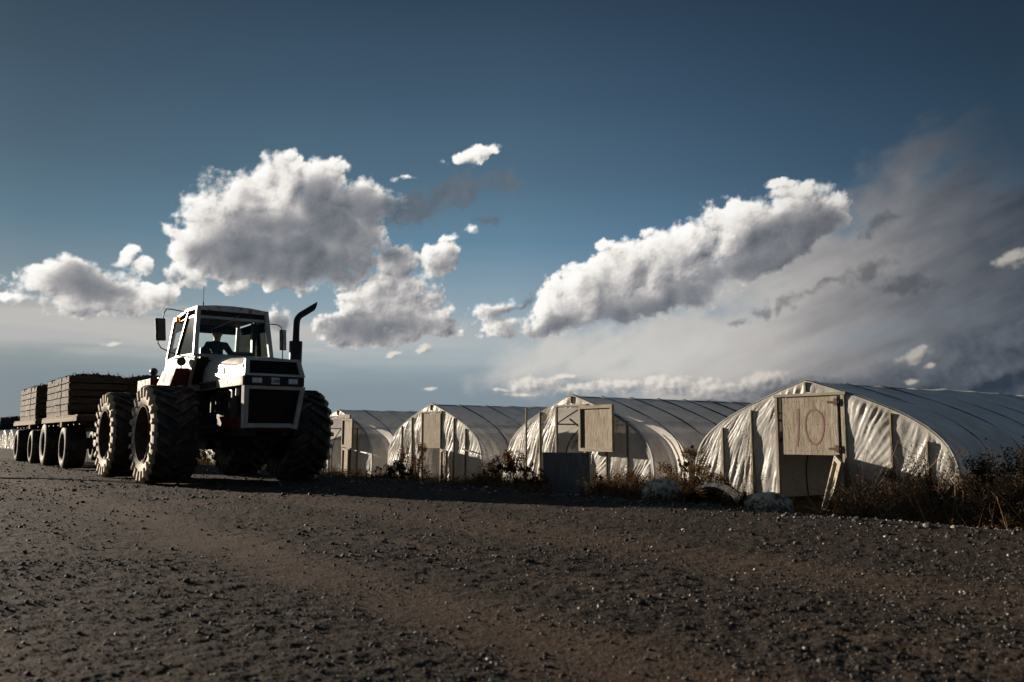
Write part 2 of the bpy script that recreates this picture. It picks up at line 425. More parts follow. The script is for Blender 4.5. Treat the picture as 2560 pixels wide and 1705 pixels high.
    def build(s, name, mats, parent=None, smooth=None, loc=None, rot=None):
        me = bpy.data.meshes.new(name); me.from_pydata(s.v, [], s.f)
        mats = mats if isinstance(mats, (list, tuple)) else [mats]
        for q in mats: me.materials.append(q)
        if len(mats) > 1: me.polygons.foreach_set('material_index', s.m)
        bm = bmesh.new(); bm.from_mesh(me); bmesh.ops.recalc_face_normals(bm, faces=bm.faces); bm.to_mesh(me); bm.free()
        if smooth is not None:
            me.polygons.foreach_set('use_smooth', [True] * len(me.polygons))
            me.set_sharp_from_angle(angle=R(smooth))
        o = bpy.data.objects.new(name, me); C.objects.link(o); o.parent = parent
        if loc is not None: o.location = loc
        if rot is not None: o.rotation_euler = rot
        return o

def mat(name, col, rough=0.6, metal=0.0, col2=None, nscale=6.0, nlo=0.35, nhi=0.65, bump=0.0, bscale=60.0, stretch=(1, 1, 1), spec=0.5,
        dirt=None, dirt_amt=0.5, coat=0.0, detail=6):
    """painted / dusty surface: two colours mixed by noise, optional dirt, optional bump"""
    m = bpy.data.materials.new(name); m.use_nodes = True; nt = X.nt = m.node_tree
    b = nt.nodes['Principled BSDF']; tc = nt.nodes.new('ShaderNodeTexCoord'); v = X(tc.outputs['Object'])
    v = vmath('MULTIPLY', v, stretch)
    c = X(None); f = smooth(noise(v, nscale, detail, 0.6), nlo, nhi)
    out = mixc(f, col, col2 if col2 else tuple(q * .8 for q in col))
    if dirt:
        g = smooth(noise(v, nscale * 2.7 + 1, 8, 0.7), 0.62 - dirt_amt * .3, 0.72 - dirt_amt * .1)
        out = mixc(g, out, dirt)
    nt.links.new(out.v, b.inputs['Base Color'])
    rr = smooth(noise(v, nscale * 1.7, 5, .6), 0.3, 0.7, max(0.05, rough - .12), min(1, rough + .12)); nt.links.new(rr.v, b.inputs['Roughness'])
    b.inputs['Metallic'].default_value = metal; b.inputs['Specular IOR Level'].default_value = spec
    b.inputs['Coat Weight'].default_value = coat
    if bump:
        bn = nt.nodes.new('ShaderNodeBump'); bn.inputs['Strength'].default_value = 1.0; bn.inputs['Distance'].default_value = bump
        nt.links.new(noise(v, bscale, 6, 0.65).v, bn.inputs['Height']); nt.links.new(bn.outputs[0], b.inputs['Normal'])
    return m
def wood(name, c1, c2, grain=(1.0, 1.0, 0.06), scale=40.0, bump=0.004, rough=0.85, stain=None, vary=0.0):
    """weathered boards: long grain along the axis with the smallest stretch"""
    m = bpy.data.materials.new(name); m.use_nodes = True; nt = X.nt = m.node_tree
    b = nt.nodes['Principled BSDF']; tc = nt.nodes.new('ShaderNodeTexCoord'); v = vmath('MULTIPLY', X(tc.outputs['Object']), grain)
    n1 = noise(v, scale, 5, .6, 1.2); n2 = noise(v, scale * .18, 4, .6, 2.0); n3 = noise(X(tc.outputs['Object']), 2.5, 4, .6)
    rings = X.math('FRACT', n2 * 9.0)
    f = (smooth(n1, .35, .7) * 0.55 + smooth(rings, .0, .9) * 0.45)
    col = mixc(f, c1, c2); col = mixc(smooth(n3, .45, .75) * 0.55, col, stain if stain else tuple(q * .5 for q in c1))
    if vary:
        oi = nt.nodes.new('ShaderNodeObjectInfo'); q = X(oi.outputs['Random']) * vary + (1 - vary * .55); col = mixc(1.0, col, vec(q, q, q), 'MULTIPLY')
    nt.links.new(col.v, b.inputs['Base Color']); b.inputs['Roughness'].default_value = rough; b.inputs['Specular IOR Level'].default_value = .08
    bn = nt.nodes.new('ShaderNodeBump'); bn.inputs['Distance'].default_value = bump
    nt.links.new((n1 + rings * .6).v, bn.inputs['Height']); nt.links.new(bn.outputs[0], b.inputs['Normal'])
    return m
def glass(name, col=(0.75, 0.9, 0.88), refl=0.12):
    """thin window pane: mostly see-through, slightly tinted, with reflections"""
    m = bpy.data.materials.new(name); m.use_nodes = True; nt = X.nt = m.node_tree; nt.nodes.clear()
    t = nt.nodes.new('ShaderNodeBsdfTransparent'); g = nt.nodes.new('ShaderNodeBsdfGlossy'); mx = nt.nodes.new('ShaderNodeMixShader')
    fr = nt.nodes.new('ShaderNodeFresnel'); fr.inputs[0].default_value = 1.22; o = nt.nodes.new('ShaderNodeOutputMaterial')
    t.inputs[0].default_value = (*col, 1); g.inputs['Roughness'].default_value = .03
    nt.links.new(X.math('MAXIMUM', X(fr.outputs[0]), refl * .5).v, mx.inputs[0])
    nt.links.new(t.outputs[0], mx.inputs[1]); nt.links.new(g.outputs[0], mx.inputs[2]); nt.links.new(mx.outputs[0], o.inputs[0])
    return m
def s_at(u, t):
    """road-frame s of the vertical plane through photo column u at cross-road distance t"""
    k = (u - 1280) / F_PX
    return (k * BX.y * t - BX.x * t) / (AX.x - k * AX.y)
def copy_tree(o, parent=None):
    c = o.copy(); C.objects.link(c); c.parent = parent
    for ch in list(o.children): copy_tree(ch, c)
    return c
# ------------------------------------------------------------------ ground
def gh(s, t):
    """height of the ground in the road frame"""
    z = 0.020 * fbm(s, t, 0.35, 4, .5, 301) + 0.010 * fbm(s * .5, t, 2.2, 4, .6, 311)
    lane = np.exp(-((t - 2.35) / 0.38) ** 2) + np.exp(-((t - 4.9) / 0.45) ** 2) * .6 + np.exp(-((t - .25) / 0.24) ** 2) * .9 + np.exp(-((t + 1.0) / 0.3) ** 2) * .7
    z = z - 0.034 * lane + 0.016 * (1 - lane) * fbm(s, t, 7.0, 4, .6, 321)
    e = t - 8.25 - 0.25 * fbm(s, s * 0, .5, 3, .5, 331)
    z = z + 0.012 * np.exp(-(e / .35) ** 2) - 0.37 * sst(e, 0.0, 2.6)
    z = z + sst(e, 0.3, 1.2) * 0.05 * fbm(s, t, 1.1, 4, .55, 341)
    return z
def ground_z(s, t): return float(gh(np.array([float(s)]), np.array([float(t)]))[0])
ang = np.radians(np.concatenate([np.arange(-180, -44, 3.0), np.arange(-44, -33, .4), np.arange(-33, 34, 0.085), np.arange(34, 44, .4), np.arange(44, 180.1, 3.0)]))
rad = np.concatenate([np.linspace(0.05, 2.0, 10)[:-1], CAM_H / np.tan(np.linspace(math.atan(CAM_H / 2.0), math.atan(CAM_H / 70.), 430)), np.geomspace(72, 6500, 40)])
RR, AA = np.meshgrid(rad, ang, indexing='ij')
wx, wy = RR * np.sin(AA), RR * np.cos(AA)
S_ = wx * AX.x + wy * AX.y; T_ = wx * BX.x + wy * BX.y
near = RR < 90
Z_ = np.where(near, gh(np.where(near, S_, 0), np.where(near, T_, 0)), np.where(T_ > 9, -.37, 0))
cd = ((RR < 16) & (np.abs(AA) < .7))
fine = 0.0032 * fbm(S_, T_, 26.0, 3, .6, 351) + 0.003 * np.clip(fbm(S_, T_, 60., 2, .5, 361), -.2, 1)
Z_ = Z_ + np.where(cd, fine, 0) + np.where((RR < 34) & near & (T_ < 9), .006 * np.clip(fbm(S_, T_, 8.0, 3, .55, 371), -.1, 1) * (1 + .8 * sst(RR, 9, 18)) * (1 - .8 * np.exp(-((T_ - 2.35) / .5) ** 2)), 0)
m = bpy.data.materials.new('packed_gravel'); m.use_nodes = True; nt = X.nt = m.node_tree
b = nt.nodes['Principled BSDF']; tc = nt.nodes.new('ShaderNodeTexCoord'); ov = X(tc.outputs['Object'])
sp = nt.nodes.new('ShaderNodeSeparateXYZ'); nt.links.new(ov.v, sp.inputs[0]); gt = X(sp.outputs[1])
st = vmath('MULTIPLY', ov, (0.35, 1, 1))
n_big = noise(st, 0.55, 5, .55); n_mid = noise(st, 2.2, 6, .62); n_f = noise(ov, 28, 6, .7); n_vf = noise(ov, 110, 3, .6)
def lane(c, w):
    q = (gt - c) / w
    return X.math('EXPONENT', q * q * -1.0)
ln = (lane(2.35, .38) + lane(4.9, .45) * .6 + lane(.25, .22) * .8 + lane(-1.0, .3) * .6 + lane(3.5, .2) * .35).clamp()
dirtf = smooth(ln * 1.05 + (n_big - .5) * 1.1 + (n_mid - .5) * 1.1 + .14 + smooth(gt, 2.6, 5.0) * .12, .2, .8)
g1 = mixc(smooth(n_f, .35, .68), (0.019, 0.0146, 0.0118), (0.055, 0.043, 0.035))
d1 = mixc(smooth(n_f, .3, .7), (0.047, 0.0325, 0.0235), (0.078, 0.055, 0.041))
colg = mixc(dirtf * .9, g1, d1)
soil = mixc(smooth(n_mid, .4, .6), (0.030, 0.021, 0.014), (0.062, 0.045, 0.028))
off = smooth(gt + (n_mid - .5) * .8, 8.2, 8.8)
nt.links.new(mixc(off, colg, soil).v, b.inputs['Base Color'])
b.inputs['Roughness'].default_value = .95; b.inputs['Specular IOR Level'].default_value = .06
bn = nt.nodes.new('ShaderNodeBump'); bn.inputs['Distance'].default_value = .022
nt.links.new((n_f * .7 + n_vf * .35 + n_mid * 1.0 + noise(ov, 8, 5, .6) * 1.1).v, bn.inputs['Height']); nt.links.new(bn.outputs[0], b.inputs['Normal'])
M_GROUND = m
g = mesh_np('ground', np.stack([S_, T_, Z_], -1).reshape(-1, 3), grid_faces(*RR.shape)[:, ::-1], m)
g.rotation_euler = (0, 0, ROAD_ROT); tag(g, kind='structure')

# loose stones on the road: one mesh
rng = np.random.default_rng(5)
bm = bmesh.new(); bmesh.ops.create_icosphere(bm, subdivisions=1, radius=1); bm.verts.index_update()
icoV = np.array([v.co[:] for v in bm.verts]); icoF = np.array([[v.index for v in f.verts] for f in bm.faces]); bm.free()
bm = bmesh.new(); bmesh.ops.create_icosphere(bm, subdivisions=2, radius=1); bm.verts.index_update()
ico2V = np.array([v.co[:] for v in bm.verts]); ico2F = np.array([[v.index for v in f.verts] for f in bm.faces]); bm.free()
def stones(n, r0, r1, size, pw, V0, F0, tmax=8.9, amax=40, edge=False):
    u = rng.random(n); r = (r0 ** pw + u * (r1 ** pw - r0 ** pw)) ** (1 / pw); a = np.radians(rng.uniform(-amax, amax, n))
    if edge:
        s = rng.uniform(-22, 1.5, n); t = 8.35 + rng.normal(0, .38, n)
    else:
        x, y = r * np.sin(a), r * np.cos(a); s = x * AX.x + y * AX.y; t = x * BX.x + y * BX.y
    den = fbm(s, t, .7, 4, .6, 401) * 1.0 + .25 - .5 * np.exp(-((t - 2.35) / .45) ** 2)
    k = (t < tmax) & (rng.random(n) < np.clip(.55 + den * 1.2, .12, 1))
    s, t = s[k], t[k]; n = len(s)
    sz = size(n)
    q = rng.normal(size=(n, 3, 3)); Q, _ = np.linalg.qr(q)
    sc_ = np.stack([np.ones(n), rng.uniform(.6, 1, n), rng.uniform(.45, .8, n)], -1) * sz[:, None]
    P_ = V0[None] * (1 + rng.uniform(-.22, .22, (n, len(V0), 1)))
    P_ = np.einsum('nij,nvj->nvi', Q, P_); P_ *= sc_[:, None, :]
    ph = rng.uniform(0, 6.28, n); cs, sn = np.cos(ph)[:, None], np.sin(ph)[:, None]
    P_ = np.stack([P_[..., 0] * cs - P_[..., 1] * sn, P_[..., 0] * sn + P_[..., 1] * cs, P_[..., 2]], -1)
    z = gh(s, t) + sz * .28
    P_ += np.stack([s, t, z], -1)[:, None, :]
    F_ = F0[None] + (np.arange(n) * len(V0))[:, None, None]
    tint = np.repeat(rng.random(n), len(V0))
    return P_.reshape(-1, 3), F_.reshape(-1, 3), tint
sets = [stones(44000, 2.2, 7.0, lambda n: .0028 + .0022 * rng.pareto(2.6, n).clip(0, 5), 1.2, icoV, icoF),
        stones(36000, 6.0, 22., lambda n: .0045 + .004 * rng.pareto(2.6, n).clip(0, 5), 1.2, icoV, icoF),
        stones(34000, 13., 40., lambda n: .009 + .008 * rng.pareto(2.6, n).clip(0, 4), 1.2, icoV, icoF),
        stones(1500, 2.4, 12., lambda n: .009 + .005 * rng.pareto(2.4, n).clip(0, 3.0), 1.3, ico2V, ico2F),
        stones(4500, 2, 3, lambda n: .008 + .007 * rng.pareto(2.2, n).clip(0, 4), 1, icoV, icoF, 9.6, 40, True)]
off_ = 0; VV = []; FF = []; TT = []
for v_, f_, t_ in sets:
    VV.append(v_); FF.append(f_ + off_); TT.append(t_); off_ += len(v_)
m = bpy.data.materials.new('stone'); m.use_nodes = True; nt = X.nt = m.node_tree
b = nt.nodes['Principled BSDF']; at = nt.nodes.new('ShaderNodeAttribute'); at.attribute_name = 'tint'
nt.links.new(ramp(X(at.outputs['Fac']), [(0, (.022, .020, .020)), (.5, (.050, .043, .038)), (.82, (.085, .074, .062)), (.94, (.20, .18, .16)), (1, (.55, .50, .44))]).v, b.inputs['Base Color'])
b.inputs['Roughness'].default_value = .75; b.inputs['Specular IOR Level'].default_value = .2
gr = mesh_np('gravel', np.concatenate(VV), np.concatenate(FF), m, smooth=False, attrs={'tint': ('FLOAT', np.concatenate(TT))})
gr.rotation_euler = (0, 0, ROAD_ROT); tag(gr, 'loose grey and pale stones scattered over the packed gravel road', 'gravel', kind='stuff')

# dark wooded rise beyond the fields, far left, and a sliver of it right of the tractor
def rise(name, a0, a1, dist, hmax, seed, col, step=.05):
    a = np.arange(a0, a1, step); n = len(a)
    prof = [(-30, 0), (-14, .55), (-4, .93), (0, 1.0), (30, .8), (80, .2)]
    V = []
    hh = hmax * (0.82 + .25 * fbm(a, a * 0, .15, 3, .5, seed)) * sst(a, a0, a0 + 2) * (1 - sst(a, a1 - 5, a1))
    for dd, k in prof:
        dr = dist + dd * 2 + 10 * fbm(a, a * 0 + dd, 1.0, 3, .5, seed + 3)
        z = -2 + (hh + 2) * k + (k > 0) * hmax * .10 * (puff(a * 1.0, a * 0 + dd * .37, 1.6, 4, .6, seed + 9) * 1.6 + .3)
        V.append(np.stack([np.sin(np.radians(a)) * dr, np.cos(np.radians(a)) * dr, z], -1))
    o = mesh_np(name, np.concatenate(V), grid_faces(len(prof), n), col)
    return tag(o, kind='structure')
mh = mat('far_trees', (.020, .021, .020), .95, col2=(.060, .042, .030), nscale=.05, spec=.05)
rise('hills', -36, -8, 640, 15.5, 71, mh)
mf = mat('far_field', (.050, .042, .030), .95, col2=(.028, .026, .02), nscale=.05, spec=.1)
# ------------------------------------------------------------------ greenhouses
T_GABLE = 12.7; HS = 6.1; S10 = -8.75; ZB = -0.37; HW = 2.45; HH = 2.19
ctrl = [(1.0, 0), (1.012, .14), (1.012, .28), (.99, .41), (.93, .53), (.82, .635), (.67, .73), (.465, .825), (.24, .915), (0, 1.0)]
def crv(k):
    """half hoop, k 0 (base) .. 1 (ridge) -> x, z"""
    q = k * (len(ctrl) - 1); i = min(int(q), len(ctrl) - 2); f = q - i
    p = [ctrl[max(i - 1, 0)], ctrl[i], ctrl[i + 1], ctrl[min(i + 2, len(ctrl) - 1)]]
    r = []
    for c in (0, 1):
        a, b_, c_, d = (w[c] for w in p)
        r.append(.5 * ((2 * b_) + (-a + c_) * f + (2 * a - 5 * b_ + 4 * c_ - d) * f * f + (-a + 3 * b_ - 3 * c_ + d) * f ** 3))
    return r[0] * HW, r[1] * HH
NH = 22
HOOP = [(-crv(i / NH)[0], crv(i / NH)[1]) for i in range(NH)] + [(crv(i / NH)[0], crv(i / NH)[1]) for i in range(NH, -1, -1)]
hx = np.array([p[0] for p in HOOP]); hz = np.array([p[1] for p in HOOP])
_l = [j for j in range(NH + 1) if hx[j] <= np.min(hx[j:NH + 1]) + 1e-9]
_hx = np.concatenate([hx[_l], -hx[_l][::-1][1:]]); _hz = np.concatenate([hz[_l], hz[_l][::-1][1:]])
def top_at(x): return np.interp(x, _hx, _hz)

def film(name, diff, trans, clear, rough, wr=0.0, gl=0.25, dirty=True):
    """greenhouse polythene: scatters light through, a little see-through, a little glossy"""
    m = bpy.data.materials.new(name); m.use_nodes = True; nt = X.nt = m.node_tree; nt.nodes.clear()
    tc = nt.nodes.new('ShaderNodeTexCoord'); v = X(tc.outputs['Object'])
    D = nt.nodes.new('ShaderNodeBsdfDiffuse'); T = nt.nodes.new('ShaderNodeBsdfTranslucent'); G = nt.nodes.new('ShaderNodeBsdfGlossy')
    P_ = nt.nodes.new('ShaderNodeBsdfTransparent'); o = nt.nodes.new('ShaderNodeOutputMaterial')
    n = noise(vmath('MULTIPLY', v, (1, 1, .5)), 2.2, 6, .65); n2 = noise(v, 9, 5, .6)
    dc = mixc(smooth(n, .4, .75) * .7, diff, tuple(c * q for c, q in zip(diff, (.62, .56, .46)))) if dirty else mixc(0, diff, diff)
    nt.links.new(dc.v, D.inputs[0]); nt.links.new(dc.v, T.inputs[0])
    G.inputs['Roughness'].default_value = rough; G.inputs[0].default_value = (.9, .9, .9, 1); P_.inputs[0].default_value = (.86, .86, .84, 1)
    def mx(f, a, b):
        q = nt.nodes.new('ShaderNodeMixShader')
        if isinstance(f, X): nt.links.new(f.v, q.inputs[0])
        else: q.inputs[0].default_value = f
        nt.links.new(a, q.inputs[1]); nt.links.new(b, q.inputs[2]); return q.outputs[0]
    body = mx(trans, D.outputs[0], T.outputs[0])
    cl = smooth(n2, .3, .7, clear * .6, clear * 1.3)
    body = mx(cl, body, P_.outputs[0])
    fr = nt.nodes.new('ShaderNodeFresnel'); fr.inputs[0].default_value = 1.45
    body = mx(X(fr.outputs[0]) * (gl * 4) + gl * .12, body, G.outputs[0])
    if wr:
        bn = nt.nodes.new('ShaderNodeBump'); bn.inputs['Distance'].default_value = wr
        w1_ = noise(vmath('MULTIPLY', v, (1, 1, .4)), 7, 5, .6, 1.5)
        nt.links.new((w1_ + X.math('ABSOLUTE', noise(v, 16, 3, .5, 1.0) - .5)).v, bn.inputs['Height'])
        for q in (D, T, G): nt.links.new(bn.outputs[0], q.inputs['Normal'])
    nt.links.new(body, o.inputs[0])
    return m
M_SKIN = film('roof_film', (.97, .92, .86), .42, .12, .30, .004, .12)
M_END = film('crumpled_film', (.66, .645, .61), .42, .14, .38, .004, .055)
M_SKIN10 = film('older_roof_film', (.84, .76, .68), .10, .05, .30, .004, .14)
M_PIPE = mat('galvanised_pipe', (.10, .11, .12), .55, .6, col2=(.05, .04, .035), nscale=9)
M_STUD = wood('weathered_stud', (.30, .25, .18), (.13, .10, .075))
M_PLY = wood('weathered_plywood', (.34, .295, .235), (.135, .11, .085), grain=(1.0, 1.0, .10), scale=26, bump=.002, stain=(.15, .105, .07))
M_FRAME = wood('door_frame_wood', (.35, .31, .25), (.17, .145, .115), grain=(1, 1, .08))
M_FRAMEH = wood('door_rail_wood', (.35, .31, .25), (.17, .145, .115), grain=(.08, 1, 1))
M_DARKPLY = wood('grey_plywood', (.24, .24, .245), (.13, .135, .14), grain=(1, 1, .1), scale=20)
M_RUST = mat('rusty_hinge', (.10, .035, .015), .8, .3, col2=(.03, .02, .015), nscale=30)
M_RED = mat('red_paint', (.085, .010, .009), .7, col2=(.13, .035, .028), nscale=60, nlo=.3, nhi=.6)

def skin_obj(parent, L, seed, hoops, nx=None):
    """roof film: pulled over the hoops, sagging a little between them"""
    ys = np.arange(0, L + .01, .115 if nx is None else nx); k = len(HOOP)
    V = np.zeros((len(ys), k, 3)); ph = (ys / hoops) % 1.0
    sag = np.sin(np.pi * ph) ** 1.0 * .022
    hn = np.stack([np.gradient(hz), -np.gradient(hx)], -1); hn /= np.linalg.norm(hn, axis=1)[:, None] + 1e-9
    nn = fbm(ys[:, None] * np.ones(k), np.arange(k)[None] * .25 * np.ones((len(ys), 1)), .8, 4, .5, seed) * .03
    dsp = sag[:, None] - nn
    V[..., 0] = hx[None] + hn[None, :, 0] * dsp; V[..., 1] = ys[:, None]; V[..., 2] = hz[None] + hn[None, :, 1] * dsp
    V[..., 2] += (0.05 * fbm(ys, ys * 0, .12, 2, .5, seed + 5))[:, None] * (hz / HH)[None]
    return mesh_np('roof_film', V.reshape(-1, 3), grid_faces(len(ys), k), M_SKIN, parent=parent)

def end_wall(parent, door, seed, panels, step=.02, fold=.0145):
    """crumpled film over the gable; folds run diagonally inside each bay between the studs"""
    xs = np.arange(-HW * 1.008, HW * 1.008 + .001, step); nz = int(HH / step)
    XX = np.repeat(xs[None], nz, 0); tz = top_at(xs)
    ZZ = np.linspace(0, 1, nz)[:, None] * tz[None]
    wxn = fbm(XX, ZZ, 1.5, 3, .5, seed) ; 
    D = np.zeros_like(XX)
    bays = sorted(panels); 
    for i, (x0, x1, a_top, a_bot, dens_) in enumerate(bays):
        mk = sst(XX, x0 - .02, x0 + .06) * (1 - sst(XX, x1 - .06, x1 + .02))
        f = ZZ / HH
        # folds fan out from where the sheet is pinned: high on the left bays, low on the right ones
        rs_ = random.Random(seed + i); left = x1 <= 0
        xa, za = (x1 + rs_.uniform(.0, .25), rs_.uniform(1.9, 2.5)) if left else (x0 - rs_.uniform(.1, .45), rs_.uniform(-.45, -.05))
        ux, uz = XX - xa + .04 * wxn, ZZ - za; rad_ = np.sqrt(ux * ux + uz * uz) + 1e-6; th_ = np.arctan2(uz, ux * (1 if not left else -1))
        n1 = vnoise(th_ * dens_ * 2.0, rad_ * .9, seed + 31 * i); n2 = vnoise(th_ * dens_ * 4.6, rad_ * 1.8, seed + 31 * i + 7)
        rdg = (1 - np.abs(n1) * 2.2) * 1.0 + (1 - np.abs(n2) * 2.2) * .38
        amp = .55 + .7 * sst(fbm(XX, ZZ, 1.2, 3, .5, seed + 13 + i), -.25, .3)
        D += mk * rdg * amp * fold + mk * fbm(XX, ZZ, 3.5, 4, .55, seed + 50) * .012
        D += mk * .05 * np.sin(np.pi * np.clip((XX - x0) / (x1 - x0), 0, 1)) * vnoise(XX * 1.2, ZZ * 1.5, seed + 3)
    edge = sst(np.minimum(tz[None] - ZZ, 1), 0, .12) * sst(HW - np.abs(XX), 0, .06)
    Y = -.03 - D * edge
    V = np.stack([XX, Y, ZZ], -1).reshape(-1, 3); F = grid_faces(nz, len(xs))
    c = V[F].mean(1)
    hole = (c[:, 0] > door[0] - .01) & (c[:, 0] < door[1] + .01) & (c[:, 2] < door[2]) & (c[:, 2] > door[3])
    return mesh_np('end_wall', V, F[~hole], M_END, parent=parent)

def panel_box(parent, name, w, h, loc, rot, mats=None, front_frame=True, ply=None, number=False, depth=.05, hinge=True):
    """door leaf: plywood sheet on a rail frame.  Origin at its hinged top corner, the leaf runs along +x and down -z"""
    mb = MB(); mb.box(0, w, 0, .014, -h, 0, 0)
    o = mb.build(name, ply or M_PLY, parent, loc=loc, rot=rot)
    if front_frame:
        fb = MB(); fw = .07; sgn = front_frame
        y0, y1 = (-.002 - depth, -.002) if sgn > 0 else (.016, .016 + depth)
        fb.box(-.002, fw, y0, y1, -h + fw, -fw, b=.004); fb.box(w - fw, w + .002, y0, y1, -h + fw, -fw, b=.004)
        fb.split('frame', M_FRAME, o)
        rb = MB(); rb.box(-.004, w + .004, y0, y1, -fw, .004, b=.004, jit=0); rb.box(-.004, w + .004, y0, y1, -h - .004, -h + fw, b=.004)
        rb.split('rail', M_FRAMEH, o)
    return o

DOORZ0, DOORZ1 = .93, 1.90
def greenhouse(idx, label, full=True, L=30.0, studs=(), bays=None, door=(-.52, .52), hoop_sp=.92):
    s0 = S10 - HS * idx
    root = thing('greenhouse', label, 'greenhouse', P(s0, T_GABLE, ZB), group='plastic film greenhouses in a row beside the road')
    skin_obj(root, L, 500 + idx * 7, hoop_sp, nx=None if full else 1.0)
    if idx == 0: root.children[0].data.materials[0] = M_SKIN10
    mb = MB()
    if full:
        y = 0.0; k = 0
        while y <= L + .01:
            hb = MB(); hb.tube([(x * .996, y, z * .996) for x, z in HOOP], .017 if k else .026, 6)
            hb.build('hoop', M_PIPE, root, smooth=60); y += hoop_sp; k += 1
        for x in (-1.62, 1.62):
            pb = MB(); z = float(top_at(x)) - .05; pb.tube([(x * .98, 0.02, z), (x * .98, L, z)], .02, 6); pb.build('purlin', M_PIPE, root)
        rb = MB(); rb.tube([(0, 0.02, HH - .045), (0, L, HH - .045)], .024, 6); rb.build('ridge_pole', M_PIPE, root)
    # edge of the roof film wrapped over the first hoop, cream where it is doubled
    V = []
    for j, (x, z) in enumerate(HOOP):
        V += [(x * 1.006, -.045, z * 1.006 + .004), (x * 1.012, .03 + .015 * math.sin(j * 2.1), z * 1.012 + .006)]
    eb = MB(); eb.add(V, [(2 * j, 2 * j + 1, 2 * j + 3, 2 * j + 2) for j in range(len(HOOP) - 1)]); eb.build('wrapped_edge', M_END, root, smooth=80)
    end_wall(root, (door[0], door[1], DOORZ1, -1), 900 + idx * 17, bays, step=.02 if full else .08, fold=.0145 if full else .05)
    # posts and header around the doorway
    pf = MB(); pf.box(door[0] - .06, door[0], -.072, -.02, -.05, DOORZ1 + .02, b=.006); pf.build('door_post', M_FRAME, root)
    pf = MB(); pf.box(door[1], door[1] + .075, -.072, -.02, -.05, DOORZ1 + .02, b=.006); pf.build('door_post', M_FRAME, root)
    pf = MB(); pf.box(door[0] - .08, door[1] + .10, -.078, -.02, DOORZ1 + .022, DOORZ1 + .07, b=.006); pf.build('door_header', M_FRAMEH, root)
    if full:
        cb = MB(); cb.bar((0, -.05, DOORZ1 + .10), (0, -.05, HH - .03), .045, .04); cb.build('stud', M_STUD, root)
        for (x, ext) in studs:
            zt = float(top_at(x)) + ext
            cb = MB(); a = random.uniform(-.012, .012); cb.bar((x, -.062, -.1), (x + a, -.055, zt), .045, .025); cb.build('stud', M_STUD, root)
    return root
BAY = lambda *xs: xs
def bays_for(door, cuts, angs):
    r = []
    xs = [-HW] + [c for c in cuts if c < door[0]] + [door[0]]
    for i in range(len(xs) - 1): r.append((xs[i], xs[i + 1]) + angs[len(r) % len(angs)])
    xs = [door[1]] + [c for c in cuts if c > door[1]] + [HW]
    for i in range(len(xs) - 1): r.append((xs[i], xs[i + 1]) + angs[len(r) % len(angs)])
    r.append((door[0], door[1], 60, 120, 7))
    return r
# --- house with the numbered door (nearest)
d10 = (-.56, .66)
h10 = greenhouse(0, 'greenhouse whose plywood door carries a red painted 10, nearest to the viewer', door=d10,
    studs=((-1.78, -.12), (-1.12, -.10), (1.50, -.06), (2.07, -.18)),
    bays=bays_for(d10, (-1.78, -1.12, 1.50, 2.07), [(75, 110, 9), (100, 150, 9), (120, 148, 8), (35, 28, 8), (75, 30, 7), (60, 40, 8)]), hoop_sp=1.15)
pn = panel_box(h10, 'upper_door', 1.13, .965, (-.50, -.040, DOORZ1 + .005), (0, 0, 0), front_frame=0)
fb = MB(); fb.box(1.00, 1.115, -.045, -.002, -.955, .0, b=.005); fb.build('rail', M_FRAME, pn)
for z in (-.10, -.86):
    hb = MB(); hb.box(.93, 1.15, -.06, -.046, z - .02, z + .02, b=.004); hb.box(1.06, 1.12, -.066, -.061, z - .06, z + .06); hb.build('hinge', M_RUST, pn)
# the number, brushed on: a wobbling bar and a tall ring
nb = MB(); pts = [(.335, -.19), (.342, -.30), (.338, -.42), (.326, -.55), (.316, -.68), (.300, -.83)]
def brush(pts, w, closed=False):
    n = len(pts)
    for i in range(n if closed else n - 1):
        (x0, z0), (x1, z1) = pts[i], pts[(i + 1) % n]; d = Vector((x1 - x0, z1 - z0)).normalized(); nx_, nz_ = -d.y, d.x
        w0, w1_ = (w * (1 + .18 * math.sin(q * 2.3)) / 2 for q in (i, (i + 1) % n))
        nb.add([(x0 - nx_ * w0, -.0035, z0 - nz_ * w0), (x1 - nx_ * w1_, -.0035, z1 - nz_ * w1_), (x1 + nx_ * w1_, -.0035, z1 + nz_ * w1_), (x0 + nx_ * w0, -.0035, z0 + nz_ * w0)], [(0, 1, 2, 3)])
brush(pts, .034)
brush([(.645 + .175 * math.cos(a) + .012 * math.sin(2 * a), -.505 + .295 * math.sin(a) + .006 * math.sin(3 * a)) for a in np.linspace(0, 2 * math.pi, 40, endpoint=False)], .03, True)
nb.split('painted_digit', M_RED, pn)
# nail rows on the plywood
nl = MB()
for i in range(9):
    for z in (-.07, -.455, -.90): 
        x = .06 + i * .105 + random.uniform(-.01, .01); nl.lathe([(-.004, .0001), (-.004, .006), (-.0005, .006)], 6, c=(x, 0, z + random.uniform(-.006, .006)))
nl.split('nail', M_RUST, pn)
# lower leaf hanging open on one hinge
lw = panel_box(h10, 'lower_door', .50, 1.20, (.60, -.12, .93), (R(-13), R(12), R(-46)), front_frame=1)
